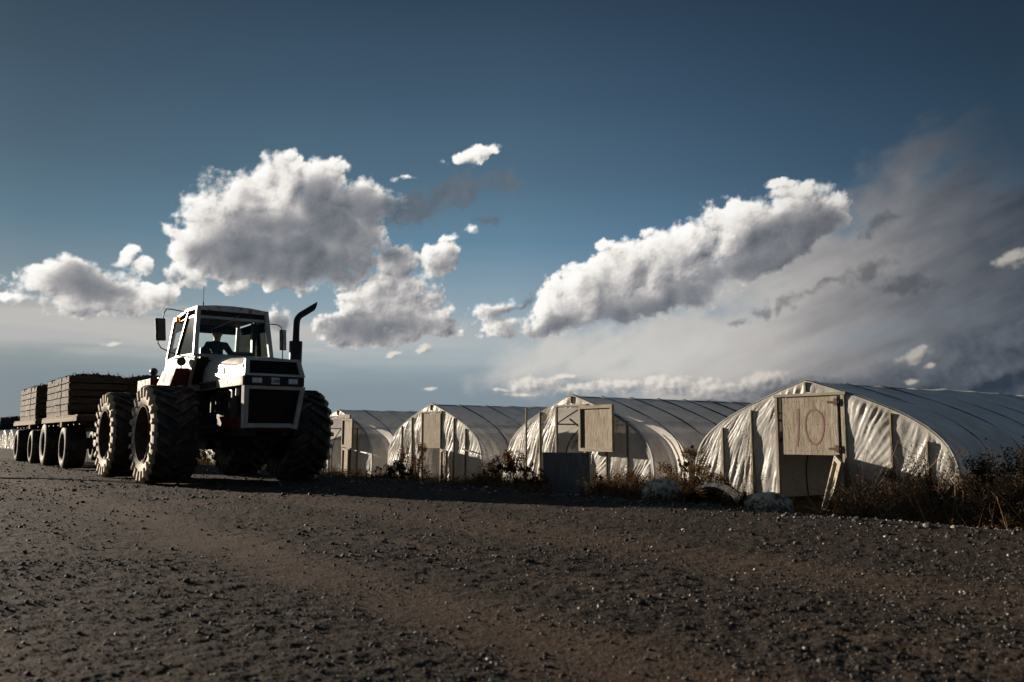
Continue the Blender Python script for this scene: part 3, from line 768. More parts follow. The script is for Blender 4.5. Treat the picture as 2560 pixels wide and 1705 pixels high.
# --- second house: X-braced opening, upper leaf swung right, grey board below
d9 = (-.50, .44)
h9 = greenhouse(1, 'greenhouse with an open X-braced doorway and a grey plywood board below it', door=d9,
    studs=((-1.12, .02), (1.17, -.35), (1.80, .06)),
    bays=bays_for(d9, (-1.75, -1.12, 1.17, 1.80), [(60, 80, 8), (50, 118, 9), (70, 140, 9), (55, 62, 8), (40, 40, 10), (30, 34, 10)]))
pn = panel_box(h9, 'upper_door', 1.14, .985, (.47, -.20, DOORZ1 + .02), (0, 0, R(-3)), front_frame=1, depth=.045)
lb = panel_box(h9, 'lower_door', 1.16, 1.22, (-.47, -.50, .90), (R(3), 0, R(22)), front_frame=0, ply=M_DARKPLY)
bb = MB(); bb.bar((-.48, .35, .98), (.42, .35, 1.84), .06, .03, up=(0, 1, 0)); bb.bar((-.48, .32, 1.66), (.42, .32, 1.16), .035, .03, up=(0, 1, 0))
bb.bar((-.5, .30, 1.16), (.45, .30, 1.16), .035, .03); bb.split('cross_brace', M_STUD, h9)
# --- third house: closed upper leaf with dark stains, narrow lower leaf ajar
d8 = (-.44, .52)
h8 = greenhouse(2, 'greenhouse with a closed streaky upper door and a narrow lower door ajar', door=d8,
    studs=((-1.62, -.03), (-1.02, -.03), (1.22, -.02), (1.80, -.05)),
    bays=bays_for(d8, (-1.62, -1.02, 1.22, 1.80), [(70, 120, 8), (60, 120, 9), (120, 130, 8), (70, 62, 9), (55, 50, 10), (48, 45, 10)]))
pn = panel_box(h8, 'upper_door', .98, .96, (-.40, -.05, DOORZ1), (0, 0, 0), front_frame=0)
fb = MB(); fb.box(.90, .985, -.045, -.002, -.955, .0, b=.005); fb.build('rail', M_FRAME, pn)
lw = panel_box(h8, 'lower_door', .80, 1.16, (.76, -.13, .92), (0, R(3), R(-22)), front_frame=1)
bb = MB(); bb.bar((1.75, -.12, .93), (2.2, -.12, .86), .04, .03); bb.build('loose_batten', M_STUD, h8)
# --- fourth house: doorway open, both leaves swung out
d7 = (-.60, .40)
h7 = greenhouse(3, 'greenhouse just right of the tractor with its upper door swung wide open', door=d7,
    studs=((1.05, -.35), (1.55, -.10), (-1.5, -.1)),
    bays=bays_for(d7, (-1.5, .95, 1.45), [(60, 110, 8), (110, 100, 9), (60, 60, 8), (60, 55, 9), (62, 60, 10)]))
pn = panel_box(h7, 'upper_door', 1.08, .93, (.66, -.14, DOORZ1 - .03), (0, R(2), R(-8)), front_frame=1, depth=.05)
mbx = MB(); mbx.box(.0, 1.15, -.06, .0, -.0, .11, jit=.006); mbx.build('broken_rail', M_FRAMEH, pn, loc=(0, -.1, .02))
lw = panel_box(h7, 'lower_door', .82, 1.05, (.68, -.13, .90), (0, R(3), R(-12)), front_frame=1)
# --- houses further along the row, seen past and under the machines
def plain_house(idx, label):
    d = (-.5, .5)
    h = greenhouse(idx, label, full=False, L=24, door=d, bays=bays_for(d, (-1.6, -1.0, 1.2, 1.8), [(60, 110, 5), (60, 120, 5), (110, 130, 5), (60, 60, 5), (55, 50, 5), (45, 45, 5)]))
    panel_box(h, 'upper_door', .98, .96, (-.48, -.05, DOORZ1), (0, 0, 0), front_frame=0)
    return h
plain_house(4, 'greenhouse mostly hidden behind the tractor, next to the one at its right')
plain_house(5, 'greenhouse glimpsed under the tractor between its wheels')
plain_house(17, 'rightmost of the tiny far greenhouses left of the trailers')
plain_house(18, 'middle one of the tiny far greenhouses left of the trailers')
plain_house(19, 'far greenhouse at the left edge of the view')
# ------------------------------------------------------------------ tractor (local X forward, Y towards the greenhouses)
M_WHITE = mat('faded_white_paint', (.52, .51, .475), .45, col2=(.40, .375, .33), nscale=3, bump=.0006, bscale=30, dirt=(.25, .17, .10), dirt_amt=.12, spec=.15)
M_WHITED = mat('grimy_white_paint', (.40, .33, .25), .6, col2=(.30, .24, .18), nscale=4, dirt=(.16, .10, .06), dirt_amt=.3, spec=.12)
M_BLACK = mat('black_paint', (.018, .019, .022), .5, col2=(.03, .03, .032), nscale=5, spec=.25)
M_REDM = mat('oxide_red_paint', (.13, .018, .014), .6, col2=(.07, .016, .012), nscale=4, dirt=(.05, .035, .025), dirt_amt=.4, spec=.08)
M_FRM = mat('greasy_iron', (.022, .020, .020), .7, .2, col2=(.045, .03, .022), nscale=6)
M_STEEL = mat('worn_steel', (.30, .31, .33), .45, .5, col2=(.16, .15, .14), nscale=8)
M_RUSTW = mat('white_paint_rust_edge', (.55, .53, .50), .5, col2=(.30, .13, .06), nscale=7, nlo=.50, nhi=.62)
M_RIM = mat('dusty_rim', (.040, .026, .018), .8, .0, col2=(.08, .055, .038), nscale=5, spec=.15)
M_GL = glass('cab_glass', (.92, .97, .97), .05)
M_AMB = mat('amber_lens', (.75, .22, .01), .25, col2=(.6, .16, .01), nscale=12); M_AMB.node_tree.nodes['Principled BSDF'].inputs['Transmission Weight'].default_value = .3
M_LENS = mat('lamp_lens', (.80, .82, .82), .15, col2=(.55, .58, .60), nscale=10)
M_LET = mat('badge_letters', (.05, .05, .06), .5)
M_FADE = mat('faded_letters', (.12, .11, .12), .6, col2=(.30, .26, .22), nscale=10, nlo=.4, nhi=.6)
M_SEAT = mat('dark_vinyl', (.03, .03, .032), .5)
def rubber(name, dust, r_in, r_out):
    """rubber with dried mud on the sidewall (inside radius r_out)"""
    m = bpy.data.materials.new(name); m.use_nodes = True; nt = X.nt = m.node_tree; b = nt.nodes['Principled BSDF']
    tc = nt.nodes.new('ShaderNodeTexCoord'); v = X(tc.outputs['Object'])
    rad_ = vmath('LENGTH', vmath('MULTIPLY', v, (1, 0, 1)))
    sp_ = nt.nodes.new('ShaderNodeSeparateXYZ'); nt.links.new(v.v, sp_.inputs[0]); yy = X(sp_.outputs[1]) * -1.0
    n1 = noise(v, 9, 7, .65)
    f = smooth(yy + (n1 - .5) * .03, r_in, r_in + .03)
    c = mixc(smooth(n1, .35, .7), dust, tuple(q * .62 for q in dust))
    blk = mixc(smooth(noise(v, 5, 6, .6), .4, .7), (.036, .034, .032), (.110, .092, .074))
    nt.links.new(mixc(f, blk, c).v, b.inputs['Base Color']); b.inputs['Roughness'].default_value = .75; b.inputs['Specular IOR Level'].default_value = .15
    bn = nt.nodes.new('ShaderNodeBump'); bn.inputs['Distance'].default_value = .008; nt.links.new(noise(v, 22, 6, .6).v, bn.inputs['Height']); nt.links.new(bn.outputs[0], b.inputs['Normal'])
    return m
TW = .86; TR = .925
M_TYRE = rubber('lugged_rubber', (.44, .37, .285), TW / 2 - .095, 0)
M_RIBT = rubber('ribbed_rubber', (.20, .165, .125), .262, 0)
def lug_tyre(name, parent, loc, flip):
    mb = MB(); w = TW / 2 - .02; r0 = TR - .065
    prof = [(-w * .62, .50), (-w * .80, .51), (-w * .93, .56), (-w * 1.0, .66), (-w * 1.0, .76), (-w * .97, .825), (-w * .84, r0 - .012), (-w * .4, r0 - .002), (0, r0),
            (w * .4, r0 - .002), (w * .84, r0 - .012), (w * .97, .825), (w * 1.0, .76), (w * 1.0, .66), (w * .93, .56), (w * .80, .51), (w * .62, .50)]
    mb.lathe(prof, 72)
    N = 22
    for side in (-1, 1):
        for i in range(N):
            a0 = 2 * math.pi * (i + (.5 if side > 0 else 0)) / N
            # stations: (y, r of base, height, angle lag, half width)
            stn = [(-.03, r0 - .02, .080, -.05, .030), (.12, r0 - .02, .084, .06, .031), (.24, r0 - .02, .084, .17, .033), (w * .90, .845, .078, .275, .036),
                   (w * 1.0, .820, .075, .290, .037), (w * 1.02, .775, .045, .297, .036), (w * 1.01, .70, .014, .305, .030)]
            rings = []
            for (y, rb, hgt_, lag, hw_) in stn:
                a = a0 + lag * (1 if flip > 0 else 1); rr = rb + hgt_
                if y > w * .95: yo = y + .035 if hgt_ > .05 else y + .022; ro = rb + (.045 if hgt_ > .05 else 0.0); yb = y - .05; rbb = rb - .02
                else: yo = y; ro = rr; yb = y; rbb = rb - .02
                da = hw_ / rr
                rings.append([(math.cos(a - da * 1.25) * rbb, side * yb, math.sin(a - da * 1.25) * rbb), (math.cos(a - da) * ro, side * yo, math.sin(a - da) * ro),
                              (math.cos(a + da) * ro, side * yo, math.sin(a + da) * ro), (math.cos(a + da * 1.25) * rbb, side * yb, math.sin(a + da * 1.25) * rbb)])
            vs = [p for r_ in rings for p in r_]; fs = []
            for k in range(len(rings) - 1):
                for q in range(3): fs.append((k * 4 + q, k * 4 + q + 1, k * 4 + q + 5, k * 4 + q + 4))
            fs += [(0, 1, 2, 3), tuple(len(vs) - 4 + q for q in (3, 2, 1, 0))]
            mb.add(vs, fs)
    return mb.build(name, M_TYRE, parent, smooth=38, loc=loc)
def wheel(parent, x, y, side, src=None):
    """side -1: outer face towards -Y"""
    mb = MB(); s = side; w = TW / 2
    hub = MB(); hub.lathe([(s * (w - .36), .001), (s * (w - .34), .10), (s * (w - .30), .12), (s * (w - .30), .15), (s * (w - .40), .17)], 24)
    for k in range(10):
        a = 2 * math.pi * k / 10; hub.lathe([(s * (w - .365), .0001), (s * (w - .365), .018), (s * (w - .40), .018)], 8, c=(.21 * math.cos(a), 0, .21 * math.sin(a)))
    h = hub.build('wheel', M_RIM, parent, smooth=40, loc=(x, y, TR))
    rb = MB(); rb.lathe([(s * (w - .02), .515), (s * (w - .015), .535), (s * (w - .04), .525), (s * (w - .06), .495), (s * (w - .14), .485), (s * (w - .16), .47), (s * (w - .33), .46), (s * (w - .35), .44),
                         (s * (w - .38), .42), (s * (w - .42), .30), (s * (w - .40), .17), (s * (w - .40), .001)], 60)
    rb.lathe([(-s * (w - .06), .54), (-s * (w - .1), .50), (-s * .1, .46), (-s * .1, .2), (-s * .1, .01)], 40)
    rb.build('rim', M_RIM, h, smooth=40)
    lug_tyre('tyre', h, (0, 0, 0), side)
    return h
tr = thing('tractor', 'white four-wheel tractor with large lugged tyres, towing two trailers of crates', 'tractor', P(-17.1, 5.77, 0))
YW = 1.74 - TW / 2
w0 = wheel(tr, 0, -YW, -1)
for (x, y, s) in ((-3.28, -YW, -1), (0, YW, 1), (-3.28, YW, 1)):
    c = w0.copy(); C.objects.link(c); c.location = (x, y, TR)
    if s > 0: c.rotation_euler = (0, 0, math.pi)
    for ch in w0.children:
        d = ch.copy(); C.objects.link(d); d.parent = c
    if s < 0: c.rotation_euler = (0, R(17), 0)
# chassis
mb = MB()
mb.box(-4.0, 1.9, -.36, -.24, .88, 1.12, b=.01); mb.box(-4.0, 1.9, .24, .36, .88, 1.12, b=.01)
mb.box(-4.2, -3.9, -.5, .5, .8, 1.25, b=.02); mb.box(-2.9, -.6, -.34, .34, .62, 1.0, b=.04)
mb.box(-4.7, -4.15, -.06, .06, .55, .66)
mb.build('chassis', M_FRM, tr)
for x in (0, -3.28):
    mb = MB(); mb.tube([(x, -YW + .15, TR), (x, YW - .15, TR)], .13, 14); mb.tube([(x, -.28, TR), (x, .28, TR)], .28, 16)
    mb.box(x - .2, x + .2, -.95, -.8, TR - .22, TR + .22, b=.03); mb.box(x - .2, x + .2, .8, .95, TR - .22, TR + .22, b=.03)
    mb.tube([(x + .28, -.95, TR - .1), (x + .28, .95, TR - .1)], .03, 8)
    mb.build('axle', M_FRM, tr, smooth=40)
mb = MB(); mb.tube([(-3.2, 0, .95), (0, 0, .95)], .07, 10); mb.build('drive_shaft', M_FRM, tr)
# engine and its fittings seen beside the frame
mb = MB()
mb.box(-.25, 1.75, -.30, .30, 1.12, 1.78, b=.03); mb.box(-.05, .95, -.40, -.28, 1.2, 1.62, b=.03)
for i in range(6): mb.box(.0 + i * .24, .16 + i * .24, -.345, -.30, 1.5, 1.72, b=.01)
mb.tube([(.2, -.46, 1.34), (.2, -.46, 1.66)], .075, 12); mb.tube([(.5, -.46, 1.30), (.5, -.46, 1.62)], .075, 12); mb.tube([(1.35, -.42, 1.2), (1.35, -.42, 1.72)], .10, 12)
mb.tube([(-.1, -.40, 1.55), (.3, -.47, 1.74), (.9, -.45, 1.70), (1.3, -.40, 1.50)], .018, 6)
mb.build('engine', M_FRM, tr, smooth=40)
mb = MB(); mb.tube([(1.05, -.46, 1.76), (1.42, -.46, 1.66)], .026, 8); mb.tube([(1.5, -.45, 1.62), (1.5, -.45, 1.76)], .045, 10); mb.split('pipe_fitting', M_STEEL, tr, smooth=40)
mb = MB(); mb.box(.35, 1.9, -.44, -.40, 1.02, 1.26, b=.008); mb.box(1.30, 1.36, -.46, -.405, 1.26, 1.62); mb.box(1.78, 1.84, -.46, -.405, 1.26, 1.55); mb.box(.3, 2.0, -.42, .42, 1.00, 1.03)
mb.split('side_frame', M_REDM, tr)
mb = MB(); mb.box(1.02, 1.11, -.458, -.452, 1.40, 1.52); mb.build('data_plate', M_STEEL, tr)
# hood
XF = 2.12; YB = .555; YT = .50      # front, half widths at bottom / top
mb = MB()
def hsec(x, yb, yt, zb, zt, crown=.05): return [(x, -yb, zb), (x, -yb + .004, zb + (zt - zb) * .55), (x, -yt, zt - .05), (x, -yt + .07, zt), (x, 0, zt + crown), (x, yt - .07, zt), (x, yt, zt - .05), (x, yb - .004, zb + (zt - zb) * .55), (x, yb, zb)]
secs = [hsec(-.36, .53, .47, 1.96, 2.40), hsec(-.12, .53, .47, 1.96, 2.42), hsec(.5, .54, .48, 1.955, 2.38), hsec(1.2, .55, .49, 1.95, 2.33), hsec(1.86, YB, YT, 1.95, 2.285, .035)]
vs = [p for s_ in secs for p in s_]; n = 9
fs = [(i * n + k, i * n + k + 1, (i + 1) * n + k + 1, (i + 1) * n + k) for i in range(len(secs) - 1) for k in range(n - 1)] + [tuple(range(n))]
mb.add(vs, fs); hood = mb.build('hood', M_WHITE, tr, smooth=30)
mb = MB()     # nose shell in front of the seam
def nsec(x, yb, yt, zb, zt, c): return hsec(x, yb, yt, zb, zt, c)
vs = [p for s_ in (nsec(1.868, YB + .003, YT + .003, 1.95, 2.288, .035), nsec(2.0, YB + .003, YT + .003, 1.95, 2.278, .03)) for p in s_]
mb.add(vs, [(k, k + 1, n + k + 1, n + k) for k in range(n - 1)]); mb.build('nose_shell', M_WHITE, tr, smooth=30)
mb = MB(); mb.lathe([(-.012, .0001), (-.012, .062), (0, .068)], 24, c=(.95, -.546, 2.10)); mb.build('filler_cap', M_WHITED, tr, smooth=40)
# band along the hood bottom: louvres at the rear, letters at the front
mb = MB(); mb.box(.62, 2.09, -.572, -.53, 1.785, 1.945, b=.006); mb.box(-.5, .62, -.556, -.53, 1.785, 1.945); mb.box(-.5, .62, -.574, -.557, 1.93, 1.944); mb.box(-.5, .62, -.574, -.557, 1.786, 1.797)
mb.box(-.5, 2.09, .53, .572, 1.785, 1.945, b=.006)
band = mb.build('side_band', M_WHITED, tr)
mb = MB()
for i in range(20): mb.box(-.49 + i * .055, -.465 + i * .055, -.572, -.5575, 1.80, 1.928)
mb.build('louvre', M_FRM, band)
def text(name, body, size, loc, rot, m, parent, ext=.002, sx=1.0, bold=0.0):
    cu = bpy.data.curves.new(name, 'FONT'); cu.body = body; cu.size = size; cu.extrude = ext; cu.offset = bold; cu.align_x = 'CENTER'; cu.align_y = 'CENTER'
    t = bpy.data.objects.new(name, cu); C.objects.link(t); dg = bpy.context.evaluated_depsgraph_get()
    me = bpy.data.meshes.new_from_object(t.evaluated_get(dg)); bpy.data.objects.remove(t)
    me.materials.clear(); me.materials.append(m)
    o = bpy.data.objects.new(name, me); C.objects.link(o); o.parent = parent; o.location = loc; o.rotation_euler = rot; o.scale = (sx, 1, 1); return o
text('lettering', 'CASE', .165, (1.44, -.5745, 1.862), (R(90), 0, 0), M_FADE, band, sx=1.25, bold=.004)
# upper grille
XG = 2.10
def fr_quad(mb, pts, wl, wr, wb, wt, dpt, mi=0):
    """picture frame round a quad pts (bl, br, tr, tl) lying roughly in y,z; dpt = thickness backwards"""
    bl, br, tr_, tl = (Vector(p) for p in pts)
    def L(a, b, f): return a + (b - a) * f
    wid = (br - bl).length; hei = (tl - bl).length
    def Q(u, v): return L(L(bl, br, u), L(tl, tr_, u), v)
    ui, uo, vi, vo = wl / wid, 1 - wr / wid, wb / hei, 1 - wt / hei
    bk = Vector((-dpt, 0, 0))
    for (a, b_, c_, d) in ((Q(0, 0), Q(1, 0), Q(uo, vi), Q(ui, vi)), (Q(1, 0), Q(1, 1), Q(uo, vo), Q(uo, vi)), (Q(1, 1), Q(0, 1), Q(ui, vo), Q(uo, vo)), (Q(0, 1), Q(0, 0), Q(ui, vi), Q(ui, vo))):
        mb.add([a + bk, b_ + bk, c_ + bk, d + bk, a, b_, c_, d], [(3, 2, 1, 0), (4, 5, 6, 7), (0, 1, 5, 4), (1, 2, 6, 5), (2, 3, 7, 6), (3, 0, 4, 7)], mi)
    return Q(ui, vi), Q(uo, vi), Q(uo, vo), Q(ui, vo)
mb = MB()
inner = fr_quad(mb, [(2.15, -.565, 1.955), (2.15, .565, 1.955), (2.03, .51, 2.285), (2.03, -.51, 2.285)], .085, .085, .045, .055, .13)
gs = mb.build('grille_surround', M_WHITE, tr); 
mb = MB(); bl, br, tr_, tl = inner
mb.add([bl + Vector((-.10, 0, 0)), br + Vector((-.10, 0, 0)), tr_ + Vector((-.10, 0, 0)), tl + Vector((-.10, 0, 0))], [(0, 1, 2, 3)])
for i in range(5):
    f = (i + .5) / 5; a = bl.lerp(tl, f); b_ = br.lerp(tr_, f); mb.bar(a + Vector((-.05, 0, 0)), b_ + Vector((-.05, 0, 0)), .05, .012, up=(.3, 0, 1))
mb.build('grille_slats', M_BLACK, tr)
# headlamp band
mb = MB(); mb.box(1.98, 2.135, -.556, .556, 1.785, 1.95, b=.008); hb_ = mb.build('headlamp_band', M_BLACK, tr)
for y in (-.335, .335):
    mb = MB(); mb.box(2.125, 2.148, y - .095, y + .095, 1.815, 1.925, b=.012); h = mb.build('headlight', M_STEEL, tr)
    mb = MB(); mb.box(2.140, 2.158, y - .083, y + .083, 1.825, 1.915, b=.01); mb.build('lens', M_LENS, h)
mb = MB(); mb.box(2.136, 2.142, -.078, .086, 1.825, 1.91, b=.004)
for i in range(5):
    for z in (1.825, 1.91): mb.lathe([(2.136, .0001), (2.1432, .0001), (2.1432, .018), (2.136, .018)], 10, axis='X', c=(0, -.06 + i * .032, z))
bd = mb.build('badge', M_LENS, tr)
text('badge_letters', 'CASE', .075, (2.1455, .004, 1.866), (R(90), 0, R(90)), M_LET, bd, bold=.002)
# lower grille
mb = MB()
q = fr_quad(mb, [(2.0, -.50, 1.03), (2.0, .50, 1.03), (2.165, .568, 1.775), (2.165, -.568, 1.775)], .075, .075, .001, .06, .14)
lg = mb.build('lower_grille_frame', M_WHITE, tr)
mb = MB(); mb.bar((1.985, -.43, 1.075), (1.985, .385, 1.075), .05, .075, up=(0, 0, 1)); mb.bar((1.985, .40, 1.06), (1.985, .50, 1.05), .05, .075); mb.split('bumper_bar', M_WHITE, tr)
mb = MB(); bl, br, tr_, tl = q; o_ = Vector((-.12, 0, 0))
mb.add([bl + o_, br + o_, tr_ + o_, tl + o_], [(0, 1, 2, 3)])
for i in range(9):
    f = (i + .5) / 9; a = bl.lerp(tl, f); b_ = br.lerp(tr_, f); mb.bar(a + Vector((-.06, 0, 0)), b_ + Vector((-.06, 0, 0)), .04, .012, up=(.3, 0, 1))
for y in (-.47, .47): mb.bar((1.93, y * .93, 1.05), (2.09, y, 1.74), .03, .05, up=(0, 1, 0))
mb.box(1.7, 1.95, -.48, .48, .98, 1.06)
mb.build('lower_grille_slats', M_BLACK, tr)
# exhaust
ex = MB(); ex.lathe([(2.0, .001), (2.0, .06), (2.10, .06), (2.12, .118), (2.70, .125), (2.715, .12), (2.72, .06)], 24, axis='Z', c=(1.26, .73, 0)); exo = ex.build('exhaust_muffler', M_BLACK, tr, smooth=35)
ex = MB(); pts = [(1.26, .73, 2.71), (1.26, .73, 2.9), (1.26, .735, 3.08)]
for k in range(1, 7): a = R(58) * k / 6; pts.append((1.26, .735 + .20 * (1 - math.cos(a)), 3.08 + .20 * math.sin(a)))
pts += [(1.26, .95, 3.33), (1.26, 1.03, 3.385)]
ex.tube(pts, [.066, .062] + [.062] * (len(pts) - 2), 14)
a_, b_ = Vector(pts[-1]), Vector((1.26, 1.17, 3.47))
d = Vector((0, .84, .54)); u = Vector((1, 0, 0)); w_ = d.cross(u)
ring = [a_ + (u * math.cos(t) + w_ * math.sin(t)) * .062 for t in np.linspace(0, 2 * math.pi, 14, endpoint=False)]
ring2 = [p + d * (.10 - .075 * math.sin(t)) for p, t in zip(ring, np.linspace(0, 2 * math.pi, 14, endpoint=False))]
ex.add(ring + ring2, [(i, (i + 1) % 14, (i + 1) % 14 + 14, i + 14) for i in range(14)])
ex.build('exhaust_pipe', M_BLACK, tr, smooth=40)
# ---- cab
def PT(x, y, z): return Vector((x, y, z))
FBL, FBR = PT(-.13, -.77, 2.47), PT(-.13, .77, 2.47)          # windscreen bottom corners
FTL, FTR = PT(-.30, -.69, 3.47), PT(-.30, .69, 3.47)          # roof front corners
BBL, BBR = PT(-1.26, -.79, 2.52), PT(-1.26, .79, 2.52)        # foot of the middle pillar
BTL, BTR = PT(-.80, -.70, 3.44), PT(-.80, .70, 3.44)
RBL, RBR = PT(-2.20, -.74, 2.50), PT(-2.20, .74, 2.50)
RTL, RTR = PT(-1.95, -.68, 3.38), PT(-1.95, .68, 3.38)
cabp = MB()
for a, b in ((FBL, FTL), (FBR, FTR)): cabp.bar(a, b, .085, .085, up=(0, 1, 0))
for a, b in ((RBL, RTL), (RBR, RTR)): cabp.bar(a, b, .07, .07, up=(0, 1, 0))
cabp.split('cab_pillar', M_WHITE, tr)
for a, b in ((BBL, BTL), (BBR, BTR)):
    p_ = MB(); p_.bar(a + Vector((-.03, 0, 0)), b + Vector((-.03, 0, 0)), .05, .075, up=(0, 1, 0)); p_.build('door_pillar', M_BLACK, tr)
rf = MB()   # roof slab, slightly crowned, overhanging at the front
secs = []
for x, z, hw_ in ((-.26, 3.475, .70), (-.30, 3.50, .715), (-1.0, 3.51, .72), (-1.98, 3.42, .70), (-2.02, 3.40, .69)):
    secs.append([(x, -hw_, z - .075), (x, -hw_, z - .02), (x, -hw_ * .5, z + .02), (x, 0, z + .03), (x, hw_ * .5, z + .02), (x, hw_, z - .02), (x, hw_, z - .075)])
vs = [p for s_ in secs for p in s_]; n = 7
rf.add(vs, [(i * n + k, i * n + (k + 1) % n, (i + 1) * n + (k + 1) % n, (i + 1) * n + k) for i in range(len(secs) - 1) for k in range(n)] + [tuple(range(n)), tuple(range(4 * n, 5 * n))])
rf.build('roof', M_RUSTW, tr)
rf = MB(); rf.bar((-.285, -.70, 3.265), (-.285, .70, 3.265), .06, .05); rf.bar((-.135, -.74, 2.475), (-.135, .74, 2.475), .06, .06)
rf.bar(FTL + Vector((0, 0, -.17)), BTL + Vector((-.02, 0, -.15)), .05, .045); rf.bar(FTR + Vector((0, 0, -.17)), BTR + Vector((-.02, 0, -.15)), .05, .045)
rf.split('cab_rail', M_WHITE, tr)
rf = MB(); rf.box(-.33, -.31, -.66, .66, 3.29, 3.40); rf.box(-1.95, -.34, -.64, .64, 3.30, 3.36); rf.box(-1.99, -1.9, -.62, .62, 3.14, 3.31)
rf.build('roof_lining', M_BLACK, tr)
lp = MB()   # lower cab: side panels, cowl, rear
for s in (-1, 1):
    lp.prism([(-1.22, 2.50), (-.14, 2.50), (-.20, 2.30), (-.33, 2.17), (-1.30, 2.17)], s * .78, s * .745)
    lp.prism([(-2.20, 2.50), (-1.30, 2.50), (-1.33, 2.02), (-2.42, 2.02)], s * .775, s * .735)
lp.bar((-.11, -.5, 2.44), (-.11, .5, 2.44), .07, .10); lp.box(-2.3, -2.2, -.7, .7, 2.02, 2.5)
lp.split('cab_panel', M_WHITE, tr)
lp = MB()
for s in (-1, 1):
    lp.bar((-.12, s * .755, 2.47), (-.50, s * .755, 1.86), .07, .05, up=(0, 1, 0))
lp.box(-.55, -.40, -.79, -.5, 1.78, 1.9, b=.01); lp.box(-.55, -.40, .5, .79, 1.78, 1.9, b=.01)
lp.split('cab_brace', M_WHITED, tr)
lp = MB(); lp.box(-2.2, -.50, -.72, .72, 1.72, 1.80); lp.box(-2.3, -2.2, -.7, .7, 1.7, 2.02)
lp.prism([(-.17, 2.42), (-.52, 1.86), (-.58, 1.86), (-.23, 2.42)], -.715, .715)
for s in (-1, 1): lp.prism([(-.22, 2.17), (-.52, 1.86), (-1.3, 1.80), (-2.2, 1.80), (-2.2, 2.1)], s * .70, s * .68)
lp.split('cab_floor', M_BLACK, tr)
wl = MB()  # sill and rubber
wl.bar(FBL + Vector((-.03, -.0, .02)), BBL + Vector((0, 0, -.0)), .05, .05); wl.bar(FBR + Vector((-.03, 0, .02)), BBR, .05, .05)
wl.bar(BBL, RBL, .045, .04); wl.bar(BBR, RBR, .045, .04); wl.split('window_sill', M_BLACK, tr)
def pane(name, pts):
    p_ = MB(); pts = [Vector(q) for q in pts]; nn_ = (pts[1] - pts[0]).cross(pts[-1] - pts[0]).normalized() * .004
    k = len(pts); p_.add([q + nn_ for q in pts] + [q - nn_ for q in pts], [tuple(range(k)), tuple(range(2 * k - 1, k - 1, -1))] + [(i, (i + 1) % k, (i + 1) % k + k, i + k) for i in range(k)])
    return p_.build(name, M_GL, tr)
pane('windscreen', [(-.15, -.72, 2.52), (-.15, .72, 2.52), (-.28, .66, 3.24), (-.28, -.66, 3.24)])
for s in (-1, 1):
    pane('quarter_window', [(-.19, s * .765, 2.53), (-1.18, s * .785, 2.55), (-.80, s * .71, 3.28), (-.32, s * .70, 3.28)])
    pane('door_window', [(-1.30, s * .785, 2.55), (-2.14, s * .745, 2.55), (-1.93, s * .69, 3.28), (-.88, s * .705, 3.30)])
pane('rear_window', [(-2.19, -.70, 2.53), (-2.19, .70, 2.53), (-1.99, .65, 3.18), (-1.99, -.65, 3.18)])
rr = MB(); rr.bar((-1.05, .70, 2.5), (-.95, .66, 3.3), .12, .05, up=(0, 1, 0)); rr.build('door_frame', M_BLACK, tr)
mb = MB(); mb.tube([(-.20, .10, 3.33), (-.245, -.08, 3.20), (-.22, -.38, 3.04)], .010, 6); mb.build('wiper', M_STEEL, tr)
mb = MB(); mb.tube([(-.42, -.56, 3.50), (-.42, -.56, 3.58)], .012, 6); mb.tube([(-.42, -.56, 3.58), (-.42, -.565, 3.92)], .005, 6); mb.build('antenna', M_BLACK, tr)
# mirrors
def mirror(x, y, zc, s, w, h, arm):
    mb = MB(); mb.box(-.03, .03, -w / 2, w / 2, -h / 2, h / 2, b=.018)
    m_ = mb.build('mirror', M_SEAT if s < 0 else M_STEEL, tr, loc=(x, y, zc), rot=(R(-5 * s) if s < 0 else R(3), 0, R(28)))
    mb = MB(); mb.tube(arm, .011, 8); mb.build('mirror_arm', M_BLACK, tr, smooth=50); return m_
mirror(-.40, -1.37, 2.96, -1, .22, .44, [(-.62, -.72, 3.36), (-.5, -1.15, 3.39), (-.45, -1.26, 3.38), (-.42, -1.31, 3.30), (-.42, -1.33, 3.18), (-.44, -1.37, 2.9), (-.44, -1.40, 2.70), (-.45, -1.33, 2.60), (-.6, -1.1, 2.54), (-.9, -.80, 2.50)])
mirror(-.50, 1.16, 2.93, 1, .17, .44, [(-.45, .72, 3.24), (-.42, 1.0, 3.24), (-.40, 1.08, 3.19), (-.42, 1.12, 3.0), (-.42, 1.13, 2.6), (-.42, 1.13, 2.1), (-.5, .8, 2.0)])
# lamps
mb = MB(); mb.box(-1.66, -1.44, -.80, -.72, 3.27, 3.38, b=.015); mb.build('indicator_lamp', M_AMB, tr)
def worklamp(x, y, z, face, r, stand):
    mb = MB(); d = Vector(face).normalized(); u = d.cross(Vector((0, 0, 1))).normalized(); w_ = u.cross(d); c = Vector((x, y, z))
    def ring(off, rr_): return [c + d * off + (u * math.cos(t) + w_ * math.sin(t)) * rr_ for t in np.linspace(0, 2 * math.pi, 24, endpoint=False)]
    seq = [(-.09, .02), (-.07, r * .6), (-.02, r), (.015, r), (.015, r * .86)]
    vs = [p for o_, q in seq for p in ring(o_, q)]
    mb.add(vs, [(i * 24 + k, i * 24 + (k + 1) % 24, (i + 1) * 24 + (k + 1) % 24, (i + 1) * 24 + k) for i in range(len(seq) - 1) for k in range(24)])
    mb.tube([c - Vector((0, 0, r)), c - Vector((0, 0, r + stand))], .014, 6)
    o = mb.build('work_lamp', M_BLACK, tr, smooth=40)
    mb = MB(); mb.add(ring(.008, r * .88), [tuple(range(24))]); mb.build('lens', M_GLS, o); return o
